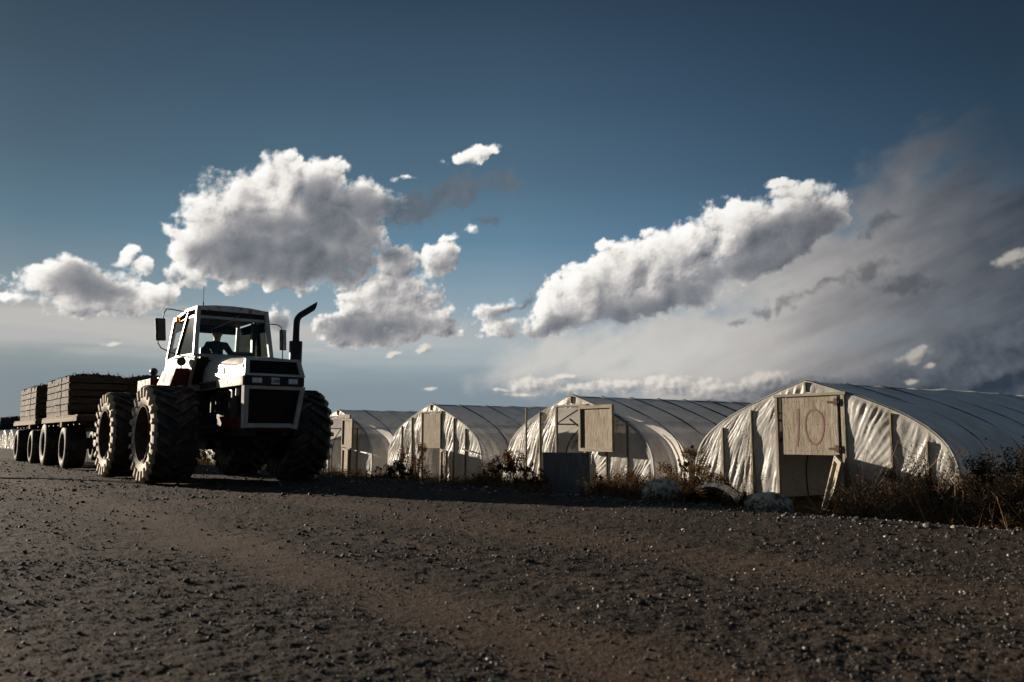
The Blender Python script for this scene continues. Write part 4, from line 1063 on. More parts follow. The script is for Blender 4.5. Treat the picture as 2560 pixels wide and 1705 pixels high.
M_GLS = mat('dark_lens', (.03, .036, .042), .35, col2=(.07, .085, .10), nscale=6, spec=.3)
worklamp(-.58, -.90, 2.37, (1, -.25, -.05), .088, .06)
worklamp(-2.50, -.94, 2.28, (-1, .25, 0), .082, .06)
# red boxes behind the front wheel and at the rear
mb = MB(); mb.hexa([(-1.5, -1.14, 1.87), (-.46, -1.14, 1.87), (-.46, -.60, 1.87), (-1.5, -.60, 1.87), (-1.45, -1.02, 2.225), (-.50, -1.02, 2.225), (-.50, -.60, 2.245), (-1.45, -.60, 2.245)]); mb.build('tool_box', M_REDM, tr)
mb = MB(); mb.box(-3.55, -2.42, -1.02, -.60, 1.84, 2.13, b=.015); mb.box(-3.55, -2.42, .60, 1.02, 1.84, 2.12, b=.015); mb.split('rear_tank', M_REDM, tr)
mb = MB(); mb.box(-2.46, -2.28, -.80, -.60, 1.92, 2.14, b=.02); mb.box(-2.50, -2.38, -.86, -.78, 2.125, 2.16); mb.build('fuel_filter', M_STEEL, tr)
mb = MB(); mb.box(-3.6, -2.3, -.6, .6, 1.1, 1.80, b=.03); mb.box(-2.4, -.4, -.62, -.5, 1.15, 1.7, b=.02); mb.build('fuel_tank', M_FRM, tr)
mb = MB()
for i, z in enumerate((.75, 1.08, 1.40)): mb.box(-1.9, -1.5, -.95, -.70, z, z + .03)
mb.box(-1.92, -1.89, -.95, -.70, .75, 1.72); mb.box(-1.51, -1.48, -.95, -.70, .75, 1.72); mb.build('step_ladder', M_FRM, tr)
# seat, dash, wheel
mb = MB(); mb.box(-1.45, -.95, -.28, .22, 2.14, 2.28, b=.04); mb.box(-1.58, -1.44, -.27, .21, 2.24, 2.78, b=.04); mb.box(-1.35, -1.05, -.2, .15, 1.8, 2.14); mb.build('seat', M_SEAT, tr)
mb = MB(); mb.box(-.55, -.2, -.30, .42, 1.8, 2.50, b=.06); mb.box(-.50, -.20, .02, .44, 2.45, 2.60, b=.05); mb.build('dashboard', M_SEAT, tr)
mb = MB(); ca = Vector((-.66, -.05, 2.56)); ax = Vector((-.5, 0, .87)).normalized(); u = Vector((0, 1, 0)); v_ = ax.cross(u)
mb.tube([ca + (u * math.cos(t) + v_ * math.sin(t)) * .20 for t in np.linspace(0, 2 * math.pi, 29)], .014, 8, cap=False); mb.tube([ca, ca - ax * .25], .022, 8)
for t in (0, 2.1, 4.2): mb.tube([ca, ca + (u * math.cos(t) + v_ * math.sin(t)) * .20], .010, 6)
mb.build('steering_wheel', M_SEAT, tr)
# ------------------------------------------------------------------ trailers and crates
M_CRATE = wood('crate_board', (.12, .085, .058), (.042, .029, .020), grain=(.08, .08, 1.0), scale=34, rough=.85, vary=.7)
M_CRATED = wood('crate_post', (.15, .10, .065), (.07, .045, .03), grain=(1, 1, .08), scale=34)
M_DECK = wood('deck_plank', (.27, .21, .145), (.13, .095, .06), grain=(.08, 1, 1), scale=30)
M_TRIM = rubber('trailer_tyre_rubber', (.24, .20, .155), .262, 0)
def rib_wheel(parent, x, y, s, R_, w):
    h = MB(); h.lathe([(s * (w - .22), .001), (s * (w - .20), .07), (s * (w - .24), .10)], 20); hub = h.build('wheel', M_RIM, parent, smooth=40, loc=(x, y, R_))
    r = MB(); r.lathe([(s * (w - .03), .365), (s * (w - .02), .385), (s * (w - .05), .355), (s * (w - .12), .345), (s * (w - .24), .33), (s * (w - .26), .28), (s * (w - .24), .10), (s * (w - .24), .001)], 40)
    r.lathe([(-s * (w - .05), .37), (-s * .05, .28), (-s * .05, .001)], 32); r.build('rim', M_RIM, hub, smooth=40)
    k = R_ / .6; t = MB(); prof = [(-w * .75, .365), (-w * .92, .38), (-w * 1.02, .42 * k), (-w * 1.03, .47 * k), (-w * .97, .54 * k), (-w * .86, .58 * k)]
    nr = 6
    for i in range(nr):
        a = -w * .82 + i * (w * 1.64) / nr; b_ = a + (w * 1.64) / nr; cr_ = lambda q: R_ - .016 * (q / w) ** 2
        prof += [(a + .008, cr_(a)), (b_ - .010, cr_(b_)), (b_ - .006, cr_(b_) - .022), (b_ + .002, cr_(b_) - .022)]
    prof = prof[:-2] + [(w * .86, .58 * k), (w * .97, .54 * k), (w * 1.03, .47 * k), (w * 1.02, .42 * k), (w * .92, .38), (w * .75, .365)]
    t.lathe(prof, 56); t.build('tyre', M_TRIM, hub, smooth=35)
    return hub
def trailer(label, s_front, L, axles, wheels_r):
    """origin on the ground below the front edge of the deck"""
    r = thing('trailer', label, 'trailer', P(s_front, 5.77, 0), group='flatbed trailers behind the tractor')
    zt = 1.455; hw_ = 1.55
    d = MB(); n = int(L / .19)
    for i in range(n): d.box(-L + i * L / n, -L + (i + 1) * L / n - .012, -hw_, hw_, zt - .04, zt + random.uniform(-.006, .008))
    d.build('deck', wood('deck_board', (.26, .20, .13), (.13, .09, .06), grain=(1, .08, 1), scale=30), r)
    for s in (-1, 1):
        e = MB(); e.box(-L - .02, 0.02, s * hw_ - .025, s * hw_ + .025, zt - .165, zt - .045, b=.004); e.build('side_rail', M_DECK, r)
    f = MB(); f.box(-L - .02, -L + .03, -hw_, hw_, zt - .165, zt - .045); f.box(-.03, .02, -hw_, hw_, zt - .165, zt - .045); f.split('end_rail', M_CRATED, r)
    c = MB()
    for y in (-.55, .55): c.box(-L + .1, -.1, y - .05, y + .05, zt - .38, zt - .17)
    for x in axles: c.box(x - .06, x + .06, -1.2, 1.2, zt - .3, zt - .2)
    i = 0
    while i * .8 < L - .3: c.box(-.3 - i * .8, -.22 - i * .8, -1.45, 1.45, zt - .26, zt - .17); i += 1
    c.build('underframe', M_FRM, r)
    for x, wr in zip(axles, wheels_r):
        a = MB(); a.box(x - .05, x + .05, -1.0, 1.0, wr - .05, wr + .06); a.box(x - .16, x + .16, -.7, .7, wr + .06, wr + .2); a.tube([(x, -1.2, wr), (x, 1.2, wr)], .05, 10); a.build('axle', M_FRM, r)
        for s in (-1, 1): rib_wheel(r, x, s * 1.25, s, wr, .27)
    b = MB(); b.bar((axles[0] + .1, -.3, .62), (1.9, 0, .55), .08, .10); b.bar((axles[0] + .1, .3, .62), (1.9, 0, .55), .08, .10); b.build('drawbar', M_FRM, r)
    b = MB(); b.box(axles[0] - .25, axles[0] + .02, -1.56, -1.48, zt - .30, zt - .165); b.build('bracket', M_DECK, r)
    return r
trailer('front flatbed trailer carrying wooden crates right behind the tractor', -24.5, 5.6, (-2.2, -5.6), (.60, .66))
trailer('rear flatbed trailer, farthest left, carrying wooden crates', -31.5, 5.2, (-1.2, -4.7), (.56, .58))
# crates
CW, CL, CH = 1.50, 1.17, 1.09
def crate(seed):
    """origin under its middle; long side across the road direction"""
    random.seed(seed)
    r = thing('wooden_crate', 'x', 'crate', (0, 0, 0), group='slatted wooden crates on the trailers')
    sk = [MB() for _ in range(3)]
    for i, y in enumerate((-CW / 2 + .05, 0, CW / 2 - .05)):
        sk[i].box(-CL / 2, CL / 2, y - .045, y + .045, 0, .10, jit=.004); sk[i].build('skid', M_CRATED, r)
    fl = MB(); fl.box(-CL / 2, CL / 2, -CW / 2, CW / 2, .10, .125); fl.build('floor', M_CRATE, r)
    nb_ = 5; bh = (CH - .13) / nb_
    for s in (-1, 1):
        w_ = MB()
        for i in range(nb_):
            z = .13 + i * bh
            if s < 0 or True:
                x = -CL / 2; cut = random.uniform(-.12, .12)
                w_.box(-CL / 2, cut - .003, s * CW / 2 - .011, s * CW / 2 + .011 + random.uniform(-.003, .004), z + .006 + random.uniform(0, .01), z + bh - .018, jit=.009)
                w_.box(cut + .003, CL / 2, s * CW / 2 - .011, s * CW / 2 + .011 + random.uniform(-.003, .004), z + .006 + random.uniform(0, .01), z + bh - .018, jit=.009)
        w_.build('side_boards', M_CRATE, r)
    for s in (-1, 1):
        w_ = MB()
        for i in range(nb_):
            z = .13 + i * bh; w_.box(s * CL / 2 - .011, s * CL / 2 + .011 + random.uniform(-.003, .004), -CW / 2 + .012, CW / 2 - .012, z + .006 + random.uniform(0, .01), z + bh - .018, jit=.009)
        w_.build('end_boards', M_CRATE, r)
    for sx in (-1, 1):
        for sy in (-1, 1):
            p_ = MB(); p_.box(sx * (CL / 2 - .05) - .035, sx * (CL / 2 - .05) + .035, sy * (CW / 2 - .05) - .035, sy * (CW / 2 - .05) + .035, .125, CH + .005); p_.build('corner_post', M_CRATED, r)
    return r
protos = [crate(3), crate(11)]
# knobbly harvested roots heaped over the rims: lumps with stubs of stalk
M_ROOT = mat('earthy_root', (.085, .045, .028), .9, col2=(.045, .028, .02), nscale=12)
def heap(parent, seed, rise_=.10):
    rg = np.random.default_rng(seed); mb = MB(); k = len(icoV)
    for i in range(150):
        x, y = rg.uniform(-CL / 2 + .05, CL / 2 - .05), rg.uniform(-CW / 2 + .05, CW / 2 - .05)
        z = CH - .06 + rise_ * (1 - (2 * x / CL) ** 2) * (1 - (2 * y / CW) ** 2) + rg.uniform(-.03, .03); s_ = rg.uniform(.045, .085)
        v = icoV * (1 + rg.uniform(-.15, .15, (k, 1))) * s_ * np.array([1, rg.uniform(.8, 1.3), rg.uniform(.7, 1)]) + np.array([x, y, z])
        mb.add(v.tolist(), icoF.tolist())
        if rg.random() < .22:
            d = rg.normal(size=3); d[2] = abs(d[2]) * 1.0; d = d / np.linalg.norm(d) * rg.uniform(.06, .17); a = np.array([x, y, z + s_ * .5])
            mb.tube([a, a + d * .6 + rg.normal(size=3) * .01, a + d], [.009, .007, .004], 5)
    fl = MB(); 
    mb.box(-CL / 2 + .03, CL / 2 - .03, -CW / 2 + .03, CW / 2 - .03, CH - .14, CH - .06)
    return mb.build('root_crop', M_ROOT, parent)
names_s = ['front', 'second', 'third']
n = 0
for ti, (sf, s_first, who) in enumerate(((-24.5, -26.1, 'front'), (-31.5, -31.95, 'rear'))):
    for c in range(2):
        for k in range(3):
            pr = protos[n % 2]
            o = pr if n < 2 else copy_tree(pr)
            s = s_first - CL / 2 - k * 1.20; t = 5.77 + (-1 if c == 0 else 1) * (CW / 2 + .012)
            o.location = P(s, t, 1.465); o.rotation_euler = (0, 0, ROAD_ROT + R((-.6, .5, .2, -.3, .7, -.5)[(n * 5) % 6]) + (math.pi if n >= 2 and n % 3 == 0 else 0))
            o['label'] = 'wooden crate on the %s trailer, %s row from its front, %s column' % (who, names_s[k], 'sunlit' if c == 0 else 'greenhouse side')
            n += 1
hp = [heap(None, 31), heap(None, 32, .13)]
n = 0
for s_first, who in ((-26.1, 'front'), (-31.95, 'rear')):
    for c in range(2):
        for k in range(3):
            o = hp[n] if n < 2 else hp[n % 2].copy()
            if n >= 2: C.objects.link(o)
            s = s_first - CL / 2 - k * 1.20; t = 5.77 + (-1 if c == 0 else 1) * (CW / 2 + .012)
            o.location = P(s, t, 1.465); o.rotation_euler = (0, 0, ROAD_ROT + (math.pi if n % 3 == 1 else 0))
            tag(o, 'brown root crop heaped in the crates on the trailers', 'root crop', 'root crop heaped in the crates', 'stuff'); n += 1
# utility pole out of view on the left: its thin shadow crosses the gravel
up = thing('utility_pole', 'tall wooden utility pole standing left of the road', 'utility pole', P(-36.2, -2.75, -.1))
mb = MB(); mb.tube([(0, 0, 0), (0, 0, 4), (0, 0, 8.2)], [.15, .135, .11], 14); mb.build('pole', M_STUD, up, smooth=50)
mb = MB(); mb.box(-.06, .06, -1.1, 1.1, 7.6, 7.72, b=.01); mb.build('crossarm', M_STUD, up)
# ------------------------------------------------------------------ driver
M_SKN = mat('skin', (.42, .24, .16), .55, col2=(.36, .19, .13), nscale=30)
M_JKT = mat('dark_jacket', (.022, .026, .030), .8, col2=(.035, .04, .042), nscale=14, bump=.01, bscale=18)
M_TRS = mat('dark_trousers', (.02, .02, .025), .85)
M_HAT = mat('dark_cap', (.018, .018, .022), .8)
M_HATR = mat('red_cap_panel', (.35, .03, .025), .7)
dr = thing('person', 'driver in a dark jacket and dark cap sitting at the wheel in the tractor cab', 'person', P(-17.1, 5.77, 0))
def skin_body(name, verts, edges, radii, parent, root=0, lv=2):
    me = bpy.data.meshes.new(name); me.from_pydata(verts, edges, [])
    o = bpy.data.objects.new(name, me); C.objects.link(o)
    md = o.modifiers.new('s', 'SKIN'); sv = me.skin_vertices[0].data
    for i, r in enumerate(radii): sv[i].radius = (r, r) if not isinstance(r, tuple) else r
    sv[root].use_root = True; md.use_smooth_shade = True
    sb = o.modifiers.new('u', 'SUBSURF'); sb.levels = lv; sb.render_levels = lv
    dg = bpy.context.evaluated_depsgraph_get(); m2 = bpy.data.meshes.new_from_object(o.evaluated_get(dg)); bpy.data.objects.remove(o)
    o = bpy.data.objects.new(name, m2); C.objects.link(o); o.parent = parent
    return o
ox, oy, oz = -1.18, -.03, 2.30     # hip point on the seat
v = [(0, 0, .08), (0.0, 0, .22), (.01, 0, .40), (.01, 0, .50), (.02, 0, .575), (.03, 0, .63), (.035, 0, .70), (.045, 0, .78), (.035, 0, .845),   # 0-8 spine, neck, head
     (.01, -.19, .50), (.10, -.30, .30), (.36, -.24, .24), (.44, -.20, .27),                                                               # 9-12 arm to wrist
     (.01, .19, .50), (.10, .30, .30), (.36, .24, .24), (.44, .18, .27),                                                                    # 13-16
     (.02, -.11, .06), (.42, -.15, .06), (.50, -.15, -.34), (.60, -.15, -.42),                                                             # 17-20 leg
     (.02, .11, .06), (.42, .15, .06), (.50, .15, -.34), (.60, .15, -.42)]
e = [(0, 1), (1, 2), (2, 3), (3, 4), (4, 5), (5, 6), (6, 7), (7, 8), (3, 9), (9, 10), (10, 11), (11, 12), (3, 13), (13, 14), (14, 15), (15, 16),
     (0, 17), (17, 18), (18, 19), (19, 20), (0, 21), (21, 22), (22, 23), (23, 24)]
rd = [(.15, .12), (.15, .12), (.165, .12), (.13, .10), .062, (.075, .085), (.088, .10), (.085, .10), (.06, .075), .085, .062, .048, .036, .085, .062, .048, .036, .10, .075, .055, .045, .10, .075, .055, .045]
v = [(a + ox, b_ + oy, c + oz) for a, b_, c in v]
body = skin_body('body', v, e, rd, dr)
body.data.materials.append(M_JKT); body.data.materials.append(M_SKN); body.data.materials.append(M_TRS)
for p in body.data.polygons:
    c = p.center; z = c.z - oz; x = c.x - ox
    p.material_index = 1 if (z > .575 or (x > .425 and .15 < z < .4)) else (2 if z < .13 else 0)
# hands closed on the wheel rim
for s in (-1, 1):
    wx_, wy_, wz_ = ox + .44, oy + s * .19 - (.01 if s > 0 else -.0), oz + .27
    vs = [(wx_, wy_, wz_), (wx_ + .045, wy_ - s * .005, wz_ + .012), (wx_ + .085, wy_ - s * .01, wz_ + .015)]; es = [(0, 1), (1, 2)]; rr_ = [.030, .036, .030]
    for k in range(4):
        y = wy_ - s * .01 + (k - 1.5) * .020; ln_ = (.034, .040, .037, .028)[k]; b0 = len(vs)
        vs += [(wx_ + .095, y, wz_ + .016), (wx_ + .095 + ln_ * .7, y, wz_ + .004), (wx_ + .095 + ln_ * .75, y, wz_ - .022), (wx_ + .082, y, wz_ - .034)]
        es += [(2, b0), (b0, b0 + 1), (b0 + 1, b0 + 2), (b0 + 2, b0 + 3)]; rr_ += [.011, .0095, .009, .008]
    b0 = len(vs); vs += [(wx_ + .05, wy_ - s * .042, wz_), (wx_ + .085, wy_ - s * .05, wz_ - .012)]; es += [(1, b0), (b0, b0 + 1)]; rr_ += [.012, .009]
    h = skin_body('hand', vs, es, rr_, dr, lv=1); h.data.materials.append(M_SKN)
hx_, hy_, hz_ = ox + .05, oy, oz + .74
mb = MB(); mb.tube([(hx_ + .085, hy_, hz_ + .02), (hx_ + .118, hy_, hz_ - .025), (hx_ + .09, hy_, hz_ - .04)], [.010, .017, .010], 8); mb.build('nose', M_SKN, dr, smooth=60)
for s in (-1, 1):
    mb = MB(); mb.lathe([(-.008, .002), (-.012, .018), (0, .030), (.008, .026), (.008, .002)], 12, c=(hx_ - .015, hy_ + s * .088, hz_ - .01)); mb.build('ear', M_SKN, dr, smooth=60)
    mb = MB(); mb.lathe([(.086, .001), (.090, .006), (.086, .012)], 10, axis='X', c=(hx_, hy_ + s * .033, hz_ + .015)); mb.build('eye', M_HAT, dr, smooth=60)
mb = MB(); mb.tube([(hx_ + .082, hy_ - .025, hz_ - .068), (hx_ + .092, hy_, hz_ - .07), (hx_ + .082, hy_ + .025, hz_ - .068)], .006, 6); mb.build('mouth', M_HATR, dr, smooth=60)
mb = MB(); mb.lathe([(-.01, .112), (.03, .116), (.075, .108), (.115, .075), (.13, .03), (.133, .001)], 24, axis='Z', c=(hx_ - .012, hy_, hz_ + .035)); cap_ = mb.build('cap', M_HAT, dr, smooth=60)
mb = MB(); mb.prism([(0, 0), (.1, 0)], 0, 0) if False else None
mb.add([(hx_ + .08, hy_ - .07, hz_ + .045), (hx_ + .08, hy_ + .07, hz_ + .045), (hx_ + .165, hy_ + .045, hz_ + .028), (hx_ + .165, hy_ - .045, hz_ + .028),
        (hx_ + .08, hy_ - .07, hz_ + .055), (hx_ + .08, hy_ + .07, hz_ + .055), (hx_ + .165, hy_ + .045, hz_ + .036), (hx_ + .165, hy_ - .045, hz_ + .036)],
       [(3, 2, 1, 0), (4, 5, 6, 7), (0, 1, 5, 4), (1, 2, 6, 5), (2, 3, 7, 6), (3, 0, 4, 7)])
mb.build('peak', M_HAT, cap_)
mb = MB(); mb.box(-.03, .03, -.006, .004, -.012, .05, b=.004); mb.build('cap_patch', M_HATR, cap_, loc=(hx_ - .01, hy_ - .114, hz_ + .03))
# ------------------------------------------------------------------ weeds, bushes, litter
def leafmat(name, stops, trans=.25):
    m = bpy.data.materials.new(name); m.use_nodes = True; nt = X.nt = m.node_tree; nt.nodes.clear()
    at = nt.nodes.new('ShaderNodeAttribute'); at.attribute_name = 'tint'
    c = ramp(X(at.outputs['Fac']), stops)
    D = nt.nodes.new('ShaderNodeBsdfDiffuse'); T = nt.nodes.new('ShaderNodeBsdfTranslucent'); mx = nt.nodes.new('ShaderNodeMixShader'); o = nt.nodes.new('ShaderNodeOutputMaterial')
    nt.links.new(c.v, D.inputs[0]); nt.links.new(c.v, T.inputs[0]); mx.inputs[0].default_value = trans
    nt.links.new(D.outputs[0], mx.inputs[1]); nt.links.new(T.outputs[0], mx.inputs[2]); nt.links.new(mx.outputs[0], o.inputs[0]); return m
BROWN = [(0, (.030, .018, .010)), (.35, (.075, .042, .022)), (.6, (.14, .085, .045)), (.8, (.22, .15, .085)), (.9, (.09, .085, .03)), (1, (.05, .07, .02))]
M_LEAF = leafmat('dead_leaf', BROWN)
M_LEAFG = leafmat('mixed_leaf', [(0, (.02, .022, .010)), (.4, (.05, .05, .02)), (.7, (.08, .085, .028)), (1, (.15, .11, .05))])
M_LEAFD = leafmat('dark_leaf', [(0, (.010, .010, .008)), (.5, (.030, .026, .016)), (.85, (.06, .04, .025)), (1, (.14, .085, .05))])
M_LEAFR = leafmat('russet_leaf', [(0, (.035, .014, .008)), (.4, (.09, .035, .018)), (.7, (.16, .075, .035)), (1, (.22, .15, .08))])
M_STEM = leafmat('dry_stem', [(0, (.06, .032, .02)), (.5, (.13, .07, .04)), (.8, (.20, .12, .07)), (1, (.34, .24, .15))], .05)
class Veg:
    def __init__(s, seed): s.rg = np.random.default_rng(seed); s.sv = []; s.sf = []; s.st = []; s.ns = 0; s.lv = []; s.lt = []
    def stem(s, pts, r0, r1, tint):
        pts = np.asarray(pts); n = len(pts); r = np.linspace(r0, r1, n)
        d = np.gradient(pts, axis=0); d /= np.linalg.norm(d, axis=1)[:, None] + 1e-9
        u = np.cross(d, [0.31, .87, .2]); u /= np.linalg.norm(u, axis=1)[:, None] + 1e-9; w = np.cross(d, u)
        ring = [pts + (u * math.cos(a) + w * math.sin(a)) * r[:, None] for a in (0, 2.1, 4.2)]
        V_ = np.stack(ring, 1).reshape(-1, 3); b0 = s.ns
        for i in range(n - 1):
            for k in range(3):
                a, b_ = b0 + i * 3 + k, b0 + i * 3 + (k + 1) % 3
                s.sf.append((a, b_, b_ + 3, a + 3))
        s.sv.append(V_); s.st += [tint] * len(V_); s.ns += len(V_)
    def leaves(s, pos, size, tint=None, flat=.0):
        pos = np.asarray(pos); n = len(pos)
        if not n: return
        a = s.rg.normal(size=(n, 3)); a /= np.linalg.norm(a, axis=1)[:, None]; b_ = s.rg.normal(size=(n, 3)); b_ -= (a * b_).sum(1)[:, None] * a; b_ /= np.linalg.norm(b_, axis=1)[:, None]
        sz = size * s.rg.uniform(.5, 1.4, (n, 1)); a = a * sz; b_ = b_ * sz * .45
        s.lv.append(np.stack([pos - a, pos + b_, pos + a, pos - b_], 1).reshape(-1, 3)); s.lt.append(np.repeat(tint if tint is not None else s.rg.random(n), 4))
    def build(s, name, loc, lm, parent_thing=None, one=False, sm=None):
        sm = sm or M_STEM; objs = []
        LV = np.concatenate(s.lv) if s.lv else np.zeros((0, 3)); LT = np.concatenate(s.lt) if s.lt else np.zeros(0)
        LF = np.arange(len(LV)).reshape(-1, 4)
        if one:
            V_ = np.concatenate(s.sv + [LV]) if s.sv else LV; F_ = np.concatenate([np.array(s.sf).reshape(-1, 4), LF + s.ns]); 
            o = mesh_np(name, V_, F_, lm, smooth=False, attrs={'tint': ('FLOAT', np.concatenate([np.array(s.st), LT]))}); o.data.materials.append(sm)
            mi = np.zeros(len(F_), np.int32); mi[:len(s.sf)] = 1; o.data.polygons.foreach_set('material_index', mi)
            o.rotation_euler = (0, 0, ROAD_ROT); o.location = loc; return o
        if len(LV): mesh_np('foliage', LV, LF, lm, smooth=False, parent=parent_thing, attrs={'tint': ('FLOAT', LT)})
        if s.sv: mesh_np('stems', np.concatenate(s.sv), np.array(s.sf), sm, smooth=False, parent=parent_thing, attrs={'tint': ('FLOAT', np.array(s.st))})
def bush(label, s, t, rx, ry, h, n_leaf, size, lm, seed, cat='bush', lean=0.0, name='bush', holes=.25, stems=40):
    vg = Veg(seed); rg = vg.rg
    root = thing(name, label, cat, P(s, t, ground_z(s, t) - .02), group='scrubby bushes between the greenhouses')
    cl = []
    nb = 26
    for k in range(nb):      # sub-clumps that give the crown its uneven outline
        a = rg.uniform(0, 6.28); q = rg.uniform(0, 1) ** .6; z = rg.uniform(.12, 1.0)
        w = math.sqrt(max(0, 1 - (z - .35) ** 2 * 1.6))
        cl.append((math.cos(a) * q * rx * w + lean * z, math.sin(a) * q * ry * w, z * h * rg.uniform(.75, 1.08), rg.uniform(.14, .30) * min(rx, h)))
    P_ = []
    for i in range(n_leaf // 40):
        c = cl[rg.integers(nb)]; d = rg.normal(size=3); d /= np.linalg.norm(d); base = np.array(c[:3]) + d * c[3] * rg.uniform(.3, 1.1)
        P_.append(base + rg.normal(size=(40, 3)) * np.array([.35, .35, .5]) * c[3] * .55)
    P_ = np.concatenate(P_); P_ = P_[P_[:, 2] > .01]
    tn = np.clip(rg.random(len(P_)) * .75 + .25 * (fbm(P_[:, 0] * 1.0, P_[:, 2] * 1.0, 3, 2, .5, seed) + .5), 0, 1)
    vg.leaves(P_, size, tn)
    for k in range(stems):
        c = cl[rg.integers(nb)]; a = np.array([rg.uniform(-.3, .3) * rx, rg.uniform(-.3, .3) * ry, 0]); e_ = np.array(c[:3]) * rg.uniform(.8, 1.12) + rg.normal(size=3) * .05
        m_ = (a + e_) / 2 + rg.normal(size=3) * .06
        q = np.linspace(0, 1, 6)[:, None]; pts = a * (1 - q) ** 2 + 2 * m_ * q * (1 - q) + e_ * q ** 2
        vg.stem(pts, .007, .002, rg.random())
    vg.build('bush', None, lm, root); return root
def stalks(label, s, t, n, h, spread, seed, leaf=300, lsz=.012, lm=None, fork=3, r=.006, group='tall bare stalks in front of the 10 door greenhouse'):
    vg = Veg(seed); rg = vg.rg; root = thing('stalky_weed', label, 'weed', P(s, t, ground_z(s, t) - .02), group=group)
    tips = []
    for k in range(n):
        b0 = np.array([rg.normal() * spread * .5, rg.normal() * spread * .4, 0]); d = np.array([rg.normal() * .32, rg.normal() * .3, 1.0]); d /= np.linalg.norm(d); L = h * rg.uniform(.55, 1.1)
        m_ = 9; pts = [b0]; dd = d.copy()
        for i in range(m_ - 1): dd = dd + rg.normal(size=3) * .10; dd /= np.linalg.norm(dd); pts.append(pts[-1] + dd * L / m_)
        pts = np.array(pts); tn = rg.uniform(.2, 1); vg.stem(pts, r, r * .4, tn); tips.append(pts[-3:])
        for f in range(rg.integers(1, fork + 1)):
            i = rg.integers(2, m_ - 1); d2 = dd + rg.normal(size=3) * .6; d2[2] = abs(d2[2]) + .3; d2 /= np.linalg.norm(d2); l2 = L * rg.uniform(.18, .42)
            q = [pts[i]]
            for j in range(5): d2 = d2 + rg.normal(size=3) * .16; d2 /= np.linalg.norm(d2); q.append(q[-1] + d2 * l2 / 5)
            q = np.array(q); vg.stem(q, r * .6, r * .25, tn); tips.append(q[2:])
    if leaf:
        tp = np.concatenate(tips); ps = tp[rg.integers(len(tp), size=leaf)] + rg.normal(size=(leaf, 3)) * .035; vg.leaves(ps, lsz)
    vg.build('weed', None, lm or M_LEAF, root); return root
# ground cover of dead weeds along the ditch
def cover(name, label, smin, smax, tmin, tmax, n, hfun, seed, lm, nl=10, lsz=.016, dens=None):
    vg = Veg(seed); rg = vg.rg; s = rg.uniform(smin, smax, n * 3); t = rg.uniform(tmin, tmax, n * 3)
    den = fbm(s, t, .8, 4, .6, seed + 5) * 1.2 + .5 + (dens(s, t) if dens else 0)
    k = rg.random(n * 3) < np.clip(den, 0, 1); s, t = s[k][:n], t[k][:n]; z = gh(s, t); hh = hfun(s, t) * rg.uniform(.35, 1.15, len(s))
    for i in range(len(s)):
        dx_, dy_ = rg.normal() * .35, rg.normal() * .35; h = hh[i]; a = np.array([s[i], t[i], z[i] - .02])
        pts = np.array([a, a + [dx_ * h * .3, dy_ * h * .3, h * .45], a + [dx_ * h * .8 + rg.normal() * .02, dy_ * h * .8, h * .8], a + [dx_ * h * 1.3, dy_ * h * 1.3, h]])
        vg.stem(pts, .0035, .0012, rg.random())
        m_ = max(2, int(nl * min(1, h / .25))); q = rg.uniform(.1, 1, (m_, 1)); p_ = a + (pts[-1] - a) * q + rg.normal(size=(m_, 3)) * np.array([.05, .05, .03])
        vg.leaves(p_, lsz)
    o = vg.build(name, (0, 0, 0), lm, one=True)
    return tag(o, label, 'weeds', kind='stuff')
def u_of(s, t): return 1280 + F_PX * (AX.x * s + BX.x * t) / (AX.y * s + BX.y * t)
UK = [700, 980, 1090, 1215, 1340, 1370, 1385, 1470, 1490, 1640, 1780, 1955, 1975, 2085, 2110, 2600]
UH = [.5, .6, .45, .8, .7, .6, .06, .06, 1.0, 1.15, .8, .6, .12, .12, .9, 1.1]
def hf(s, t):
    return np.interp(u_of(s, t), UK, UH) * sst(t, 8.3, 9.6) * hf0(s, t) + .03
def hf0(s, t):
    return .17 + .26 * sst(t, 8.8, 11.0) + .10 * fbm(s, t, .6, 3, .5, 611) + .30 * sst(s, -7.6, -6.2) * sst(t, 9.0, 10.5)
cover('dry_weeds', 'tangle of brown dead weeds along the ditch below the greenhouses', -17.5, 0.5, 8.75, 12.9, 16000, hf, 21, M_LEAF, nl=12, lsz=.015, dens=lambda s, t: .45 * sst(t, 9, 10) - 2 * ((np.abs(s + 14.95) < .8) & (t > 11.0)) - 2 * ((np.abs(s + 8.4) < .5) & (t > 10.9)))
cover('dry_weeds', 'low brown weeds along the ditch beyond the tractor', -45, -17.5, 8.8, 12.9, 3800, lambda s, t: .14 + .16 * sst(t, 9, 11.5), 22, M_LEAF, nl=7, lsz=.028)
cover('green_weeds', 'small patches of green weeds among the dead ones by the right-of-tractor greenhouse', -31, -21, 8.9, 12.2, 420, lambda s, t: .14 + 0 * s, 23, M_LEAFG, nl=14, lsz=.032)
def su(u, t): return s_at(u, t)
bush('big brown bush between the streaky door greenhouse and the X-braced one', su(1262, 11.3), 11.3, .62, .5, .98, 9000, .020, M_LEAFR, 41, lean=.1)
bush('low russet bush at the right foot of the big brown bush', su(1225, 10.2), 10.2, .6, .4, .55, 4500, .017, M_LEAF, 42)
bush('thin brown bush against the left side of the streaky door greenhouse', su(1040, 12.0), 12.0, .75, .4, 1.02, 3600, .020, M_LEAFR, 43, stems=70)
bush('low dark bush left of the streaky door greenhouse', su(985, 11.4), 11.4, .8, .5, .55, 5000, .022, M_LEAFD, 44)
bush('brown bush at the left edge of the X-braced greenhouse', su(1330, 11.6), 11.6, .35, .3, .75, 2600, .018, M_LEAFR, 45)
